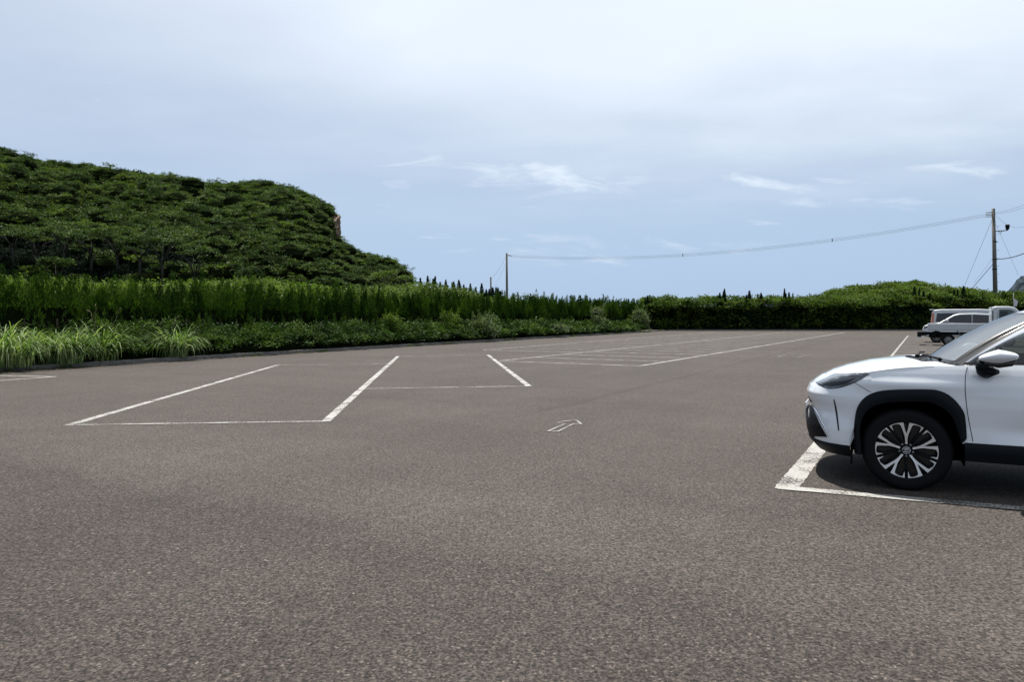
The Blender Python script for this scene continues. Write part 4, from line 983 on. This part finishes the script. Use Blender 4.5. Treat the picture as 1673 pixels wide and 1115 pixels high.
# details laid on the skin where they belong (found by looking along the photograph's lines of sight, mirrored to the other side)
bpy.context.view_layer.update()
def tree_of(objs):
    vv, ff = [], []
    for o in objs:
        n = len(vv); vv += [o.matrix_world @ q.co for q in o.data.vertices]; ff += [tuple(k+n for k in p_.vertices) for p_ in o.data.polygons]
    return BVHTree.FromPolygons(vv, ff)
BT = tree_of([body, bonnet]); WI = suv.matrix_world.inverted()
CAMP = Vector((0, 0, CAM_H))
def hit(px, py, off=.004):
    d = Vector(((px-W_PX/2)/F_PX, 1, -(py-HOR)/F_PX)).normalized(); h, n, _, _ = BT.ray_cast(CAMP, d)
    if h is None: return None
    if n.dot(d) > 0: n = -n
    return WI @ (h+n*off)
def patch(name, top, bot, m, off=.004, nv=8, sub=6, mir=True, parent=None):
    a, b = crom(top, sub), crom(bot, sub); v = []; ok = True
    for (x0, y0), (x1, y1) in zip(a, b):
        for k in range(nv+1):
            t = k/nv; o_ = off*(1 if 0 < k < nv else .5); h = hit(x0+(x1-x0)*t, y0+(y1-y0)*t, o_)
            if h is None: h = Vector(v[-1]) if v else Vector((.8, 0, .7))
            v.append(tuple(h))
    f = grid_faces(len(a), nv+1); par = parent if isinstance(parent, (list, tuple)) else (parent or suv, parent or suv)
    o = mesh(name, v, f, M[m], par[0]); weld(o, .0002); o2 = mesh(name, [(x, -y, z) for x, y, z in v], [q[::-1] for q in f], M[m], par[1]); weld(o2, .0002); return (o, o2)
def line(name, pts, m='gap', rad=.0022, mir=True, sub=5):
    q = [hit(x, y, .0002) for x, y in crom(pts, sub)]; q = [h for h in q if h is not None]
    if len(q) < 2: return
    MB().tube(q, rad, 6).build(name, M[m], suv); MB().tube([(h.x, -h.y, h.z) for h in q], rad, 6).build(name, M[m], suv)
for s_ in (0,):
    hl_t = [(1332.3, 625.3), (1341, 621.3), (1352, 616.5), (1363, 611.6), (1376, 610.4), (1390, 610), (1404, 609.8), (1414, 610), (1421, 611)]
    hl_b = [(1332.6, 625.8), (1339, 629.8), (1346, 633), (1355.6, 635.8), (1368, 635), (1380, 632), (1393, 627.5), (1406, 621), (1421, 611.8)]
    hl = patch('headlight', hl_t, hl_b, 'lens', .006)
    patch('lamp_strip', [(1345, 621.2), (1356, 616.6), (1366, 613.6), (1384, 612.6), (1400, 612.4), (1410, 612.6)], [(1346, 622.6), (1357, 618), (1367, 614.8), (1384, 613.8), (1400, 613.6), (1410, 613.6)], 'chrome', .0075, 2, parent=hl)
    patch('lamp_housing', [(1344, 626), (1356, 623), (1370, 622), (1386, 620), (1398, 617)], [(1347, 631), (1357, 633.6), (1369, 632.6), (1384, 628), (1397, 620)], 'black', .0072, 4, parent=hl)
patch('bumper_vent', [(1361.5, 653), (1363.5, 664), (1366, 680), (1369.2, 704)], [(1363.2, 653), (1366.3, 664), (1369, 680), (1371.4, 704)], 'gap', .003, 2)
line('panel_gap', [(1344, 604.6), (1347.5, 608), (1351.5, 612)])
line('panel_gap', [(1396, 625.5), (1404, 630), (1414, 636.5), (1423, 641.5)])
line('panel_gap', [(1580.5, 600.5), (1577.6, 612), (1576.8, 630), (1577.8, 650), (1581.5, 680), (1587.5, 711), (1589.5, 722)], rad=.003)
line('panel_gap', [(1422, 609.4), (1440, 606.3), (1470, 603.2), (1500, 600.8), (1530, 598.6), (1550, 597.4)], rad=.0016)
# front face: upper slot, large lower grille, number plate carrier (seen edge-on from here)
def facepatch(name, i0, i1, z0, z1, m, off, n=6, mir=True, curve=None):
    v = []
    for i in range(i0, i1):
        a, b = (z0, z1) if curve is None else curve(i)
        for j in range(n): v.append(skin(i, a+(b-a)*j/(n-1), off))
    f = [q[::-1] for q in grid_faces(i1-i0, n)]
    if mir and i0 > 0: mesh(name, [(a, -b, c) for a, b, c in v], [q[::-1] for q in f], M[m], suv)
    elif mir: v, f = mirrored(v, f)
    return mesh(name, v, f, M[m], suv)
yi = lambda y: int(np.argmin(abs(OY[:90]-y)))
facepatch('grille', 0, yi(.60), 0, 0, 'cladding', .006, curve=lambda i: (.335, .56-.10*(OY[i]/.6)**2))
facepatch('grille', 0, yi(.47), 0, 0, 'gap', .005, curve=lambda i: (.64-.006, .672-.02*(OY[i]/.47)**2))
patch('bumper_intake', [(1322.8, 663), (1322.6, 680), (1323.5, 697), (1328, 713)], [(1326.5, 663), (1334.5, 681), (1342, 697), (1352, 714.5)], 'cladding', .006, 6)
patch('bumper_garnish', [(1324.5, 660.5), (1333, 674), (1341, 690), (1353.5, 714)], [(1327, 660), (1335.5, 673), (1344, 689), (1356, 713)], 'chrome', .009, 2)
b = MB().box((.812, 0, .53), (.012, .33, .15)); b.build('number_plate', M['vanwhite'], suv, bevel=.003)
for sgn in (1, -1): MB().box((.405, .76*sgn, .235), (.012, .16, .11)).build('mud_flap', M['cladding'], suv)
b = MB()
b.box((-1.27, 0, .33), (2.0, 1.5, .14)); b.box((.1, 0, .33), (1.2, .86, .14)); b.box((-2.75, 0, .36), (1.0, .86, .14)); b.build('underbody', M['liner'], suv, smooth=False)
# door handles, tail lamps, roof rails
for sgn in (1, -1):
    for x in (-1.28, -2.12): MB().tube([(x+.1, .878*sgn, .93), (x+.08, .905*sgn, .932), (x-.08, .905*sgn, .932), (x-.1, .878*sgn, .93)], .013, 8).build('door_handle', M['white'], suv)
ir = int(np.argmin(abs(OX+3.08)+(OY < .5)*9)); facepatch('tail_lamp', ir, NS-12, .88, .98, 'red', .008)
for sgn in (1, -1): MB().tube([(-1.35, .56*sgn, 1.53), (-1.42, .56*sgn, 1.585), (-2.2, .57*sgn, 1.60), (-2.7, .54*sgn, 1.565), (-2.8, .53*sgn, 1.52)], .014, 8).build('roof_rail', M['cladding'], suv)
# mirrors
def dmirror(sgn):
    c = Vector((-.605, .985*sgn, 1.112)); v = []; nu, nv = 28, 18
    for i in range(nu):
        for j in range(nv):
            u = 2*math.pi*i/nu; w = -math.pi/2+math.pi*j/(nv-1)
            f_ = lambda a, e: math.copysign(abs(a)**e, a)
            X = f_(math.cos(w), .75)*f_(math.cos(u), .8); Yy = f_(math.cos(w), .75)*f_(math.sin(u), .8); Z = f_(math.sin(w), .8)
            x = X*.128; y = Yy*.085; z = Z*.053
            if X > 0: z = z*(1-.42*X)-.018*X      # the leading end drops and narrows
            else: z = z*(1+.40*X)-.004*X; y *= 1
            if Z < 0: y *= 1+.25*Z
            v.append((c.x+x, c.y+y*sgn if sgn > 0 else c.y-y*-sgn, c.z+z))
    f = [(i*nv+j, ((i+1) % nu)*nv+j, ((i+1) % nu)*nv+j+1, i*nv+j+1) for i in range(nu) for j in range(nv-1)]
    o = mesh('door_mirror', v, f, M['white'], suv); weld(o)
    b = MB(); b.tube([c+Vector((.09, 0, -.052)), c+Vector((0, 0, -.062)), c+Vector((-.08, 0, -.050)), c+Vector((-.118, 0, -.028))], [.016, .026, .022, .008], 10)
    b.build('mirror_underside', M['black'], o)
    st = MB(); st.tube([(-.51, .975*sgn, 1.07), (-.505, .95*sgn, 1.03), (-.52, .90*sgn, .998), (-.545, .84*sgn, .985)], [.045, .045, .050, .052], 14)
    st.tube([(-.50, .93*sgn, 1.005), (-.57, .93*sgn, .992), (-.61, .90*sgn, .992)], [.035, .038, .02], 12); st.build('mirror_stalk', M['cladding'], o)
dmirror(1); dmirror(-1)
# interior
b = MB(); b.box((-.62, 0, .95), (.42, 1.36, .16)); b.build('dashboard', M['seat'], suv, bevel=.05)
b = MB(); b.tube([(-.80+.02*math.sin(t), -.36+.18*math.cos(t), .98+.18*math.sin(t)) for t in np.linspace(0, 2*math.pi, 25)], .014, 6); b.tube([(-.8, -.53, .98), (-.8, -.19, .98)], .016, 6); b.build('steering_wheel', M['seat'], suv)
for y in (.36, -.36, .36, -.36):
    pass
for x, y in ((-1.15, .36), (-1.15, -.36), (-2.0, .36), (-2.0, -.36)):
    b = MB(); b.box((x, y, .66), (.5, .5, .16)); b.box((x-.30, y, .95), (.13, .48, .58), Matrix.Rotation(R(-14), 3, 'Y')); s_ = b.build('seat', M['seat'], suv, bevel=.04)
    b = MB(); b.box((x-.40, y, 1.31), (.09, .24, .17)); b.build('headrest', M['seat'], s_, bevel=.03)
b = MB(); b.box((-1.6, 0, .50), (2.6, 1.55, .06)); b.build('cabin_floor', M['liner'], suv, smooth=False)

# ------------------------------------------------------------------ vehicles at the far row
def loft_body(name, prof, m, parent, hw, top_in, zb, bevel=.04):
    "side profile (x, z) closed; half width shrinks above zb"
    n = len(prof); w = lambda z: hw-(top_in*max(z-zb, 0))
    v = [(x, w(z), z) for x, z in prof]+[(x, -w(z), z) for x, z in prof]
    return mesh(name, v, [tuple(range(n))[::-1], tuple(range(n, 2*n))]+[(i, (i+1) % n, n+(i+1) % n, n+i) for i in range(n)], M[m], parent, bevel=bevel)
def sidepane(name, poly, m, parent, hw, top_in, zb, off=.012, both=True):
    w = lambda z: hw-top_in*max(z-zb, 0)+off; n = len(poly)
    for sg in ((1, -1) if both else (1,)):
        b = MB()
        v = [(x, sg*w(z), z) for x, z in poly]+[(x, sg*(w(z)-.03), z) for x, z in poly]
        b.add(v, [tuple(range(n))[::sg], tuple(range(n, 2*n))[::-sg]]+[(i, (i+1) % n, n+(i+1) % n, n+i) for i in range(n)])
        b.build(name, M[m], parent, smooth=False)
PA = math.atan2(-.5, .866)      # heading of the trucks' noses: to the right and towards the camera
def place(px_wheel, Yw, hw, heading):
    x = (px_wheel-W_PX/2)/F_PX*Yw; f = Vector((math.cos(heading), math.sin(heading), 0)); l = Vector((-f.y, f.x, 0))
    near = l if l.y < 0 else -l
    return Vector((x, Yw, 0))-near*hw
# flatbed truck, nose to the right; origin at the rear axle
hd = PA; tr = empty('flatbed_truck', place(1549.5, 36.6, .78, hd), hd); tag(tr, 'small white flatbed truck facing right, in front of the other two far vehicles', 'truck')
cabp = [(1.92, .62), (1.92, 1.98), (2.02, 2.02), (2.55, 2.02), (2.82, 1.96), (3.02, 1.74), (3.22, 1.30), (3.30, 1.10), (3.33, .60), (3.15, .38), (2.2, .38), (2.1, .62)]
loft_body('cab', cabp, 'vanwhite', tr, .82, .10, 1.1, .05)
sidepane('cab_window', [(2.16, 1.22), (2.16, 1.80), (2.20, 1.86), (2.62, 1.86), (2.80, 1.76), (3.02, 1.36), (3.02, 1.22)], 'glass', tr, .82, .10, 1.1)
sidepane('window_backing', [(2.20, 1.26), (2.20, 1.78), (2.5, 1.78), (2.60, 1.26)], 'seat', tr, .82, .10, 1.1, .006)
for sg in (1, -1):
    MB().box((2.25, sg*.835, 1.06), (.20, .02, .055)).build('door_handle', M['cladding'], tr)
    MB().box((2.09, sg*.823, 1.2), (.012, .012, 1.2)).build('door_gap', M['gap'], tr)
mesh('windscreen', [(2.86, -.64, 1.93), (2.86, .64, 1.93), (3.262, .72, 1.24), (3.262, -.72, 1.24)], [(0, 1, 2, 3)], M['dkglass'], tr, smooth=False)
for sg in (1, -1):
    b = MB(); b.tube([(3.05, .80*sg, 1.50), (3.2, .98*sg, 1.62), (3.2, 1.0*sg, 1.45)], .015, 6); b.box((3.2, 1.0*sg, 1.55), (.06, .16, .26))
    b.build('door_mirror', M['cladding'], tr, smooth=False)
bd = MB(); bd.box((.50, 0, .80), (2.80, 1.62, .05)); bd.build('deck', M['vanwhite'], tr, smooth=False)
for sg in (1, -1):
    b = MB(); b.box((.50, .81*sg, .98), (2.82, .035, .34))
    for z in (.86, .95, 1.04, 1.13): b.box((.50, .835*sg, z), (2.80, .022, .022))
    for x in (-.9, 1.88): b.box((x, .838*sg, .98), (.04, .03, .34))
    b.build('side_panel', M['vanwhite'], tr, bevel=.006)
b = MB(); b.box((-.90, 0, .98), (.035, 1.6, .34)); b.build('tailgate', M['vanwhite'], tr, bevel=.006)
b = MB(); b.box((1.86, 0, 1.5), (.04, 1.5, 1.0)); b.build('headboard', M['vanwhite'], tr, bevel=.006)
b = MB()
for sg in (1, -1): b.box((.9, .42*sg, .62), (4.2, .08, .14))
b.tube([(0, -.7, .30), (0, .7, .30)], .05, 8); b.build('chassis', M['cladding'], tr, smooth=False)
for sg in (1, -1):
    b = MB()
    b.box((-1.10, .62*sg, .62), (.26, .30, .20)); b.box((-1.30, .62*sg, .58), (.20, .32, .26)); b.build('rear_lamp_box', M['cladding'], tr, bevel=.02)
b = MB(); b.box((-1.25, 0, .42), (.30, 1.5, .04)); b.build('rear_step', M['vanwhite'], tr, bevel=.01)
for sg in (1, -1):
    b = MB(); b.tube([(-.55, .72*sg, .78), (-.62, .74*sg, .35)], .015, 5); b.box((-.60, .70*sg, .45), (.02, .24, .34)); b.build('mud_flap', M['cladding'], tr, smooth=False)
    b = MB(); b.tube([(.40, .8*sg, .78), (.55, .8*sg, .52), (1.5, .8*sg, .52), (1.65, .8*sg, .78)], .02, 6); b.build('side_guard', M['steel'], tr)
for x in (0, 2.55):
    for sg in (1, -1): wheel(tr, x, .78*sg, .30, sg, .19, False, .16)
# white car facing left behind the truck; origin at its front axle
hd2 = PA+math.pi; wc = empty('parked_car', place(1530, 41.3, .80, hd2), hd2); tag(wc, 'white car with dark side windows facing left, half hidden behind the flatbed truck', 'car')
cp = [(.62, .35), (.70, .50), (.70, .78), (.62, .98), (.30, 1.09), (-.12, 1.15), (-.85, 1.62), (-1.15, 1.70), (-1.9, 1.72), (-2.8, 1.66), (-3.05, 1.60), (-3.25, 1.10), (-3.28, .50), (-3.2, .35)]
loft_body('body', cp, 'vanwhite', wc, .82, .20, 1.05, .06)
sidepane('side_window', [(-.28, 1.20), (-.92, 1.56), (-1.2, 1.62), (-1.72, 1.63), (-1.72, 1.16)], 'dkglass', wc, .82, .20, 1.05)
sidepane('side_window', [(-1.78, 1.16), (-1.78, 1.63), (-2.75, 1.58), (-3.0, 1.35), (-3.0, 1.18)], 'dkglass', wc, .82, .20, 1.05)
mesh('windscreen', [(-.18, -.68, 1.165), (-.18, .68, 1.165), (-.85, .60, 1.60), (-.85, -.60, 1.60)], [(3, 2, 1, 0)], M['dkglass'], wc, smooth=False).location = (.035, 0, .02)
sidepane('headlight', [(.66, .80), (.60, .97), (.30, 1.03), (.36, .90)], 'lens', wc, .82, .20, 1.05, .004)
sidepane('wheel_arch', [(.40*math.cos(R(a)), .31+.38*math.sin(R(a))) for a in range(0, 181, 15)], 'liner', wc, .82, .2, 1.05, .006)
sidepane('wheel_arch', [(-2.45+.40*math.cos(R(a)), .31+.38*math.sin(R(a))) for a in range(0, 181, 15)], 'liner', wc, .82, .2, 1.05, .006)
b = MB(); b.box((.69, 0, .48), (.06, 1.3, .20)); b.build('lower_grille', M['cladding'], wc, bevel=.02)
for sg in (1, -1):
    b = MB(); b.lathe([(0, -.06), (.08, -.05), (.11, 0), (.08, .05), (0, .06)], (-.50, .93*sg, 1.27), 16); o = b.build('door_mirror', M['vanwhite'], wc)
    b = MB(); b.tube([(-.50, .90*sg, 1.20), (-.50, .78*sg, 1.12)], .05, 8); b.build('mirror_stalk', M['cladding'], o)
for x in (0, -2.45):
    for sg in (1, -1): wheel(wc, x, .83*sg, .31, sg, .20, False, .17)
# high white van behind both, tail to the left
vn = empty('parked_van', place(1551, 44.6, .84, PA), PA); tag(vn, 'tall white van farthest away with a reddish tail lamp and dark windows', 'van')
vp = [(-.98, .45), (-1.02, .60), (-1.0, 1.10), (-.93, 1.85), (-.85, 1.95), (-.4, 2.0), (1.6, 2.0), (2.3, 1.96), (2.9, 1.60), (3.35, 1.12), (3.62, .95), (3.66, .5), (3.5, .38), (-.9, .38)]
loft_body('body', vp, 'vanwhite', vn, .86, .12, 1.1, .06)
sidepane('side_window', [(-.72, 1.22), (-.66, 1.74), (.45, 1.76), (.45, 1.22)], 'dkglass', vn, .86, .12, 1.1)
sidepane('side_window', [(.55, 1.22), (.55, 1.76), (1.6, 1.76), (1.6, 1.22)], 'dkglass', vn, .86, .12, 1.1)
sidepane('side_window', [(1.7, 1.22), (1.7, 1.74), (2.3, 1.72), (2.8, 1.40), (2.85, 1.22)], 'dkglass', vn, .86, .12, 1.1)
M['tlamp'] = mat('amber_tail_lamp', (.40, .13, .07), .25); sidepane('tail_lamp', [(-1.0, 1.0), (-.94, 1.76), (-.82, 1.76), (-.86, 1.0)], 'tlamp', vn, .86, .12, 1.1)
b = MB(); b.box((-.95, 0, 1.97), (.24, 1.5, .05)); b.build('roof_spoiler', M['vanwhite'], vn, bevel=.02)
for x in (-.02, 2.6):
    sidepane('wheel_arch', [(x+.42*math.cos(R(a)), .32+.40*math.sin(R(a))) for a in range(0, 181, 15)], 'liner', vn, .86, .12, 1.1, .006)
    for sg in (1, -1): wheel(vn, x, .875*sg, .32, sg, .20, False, .18)
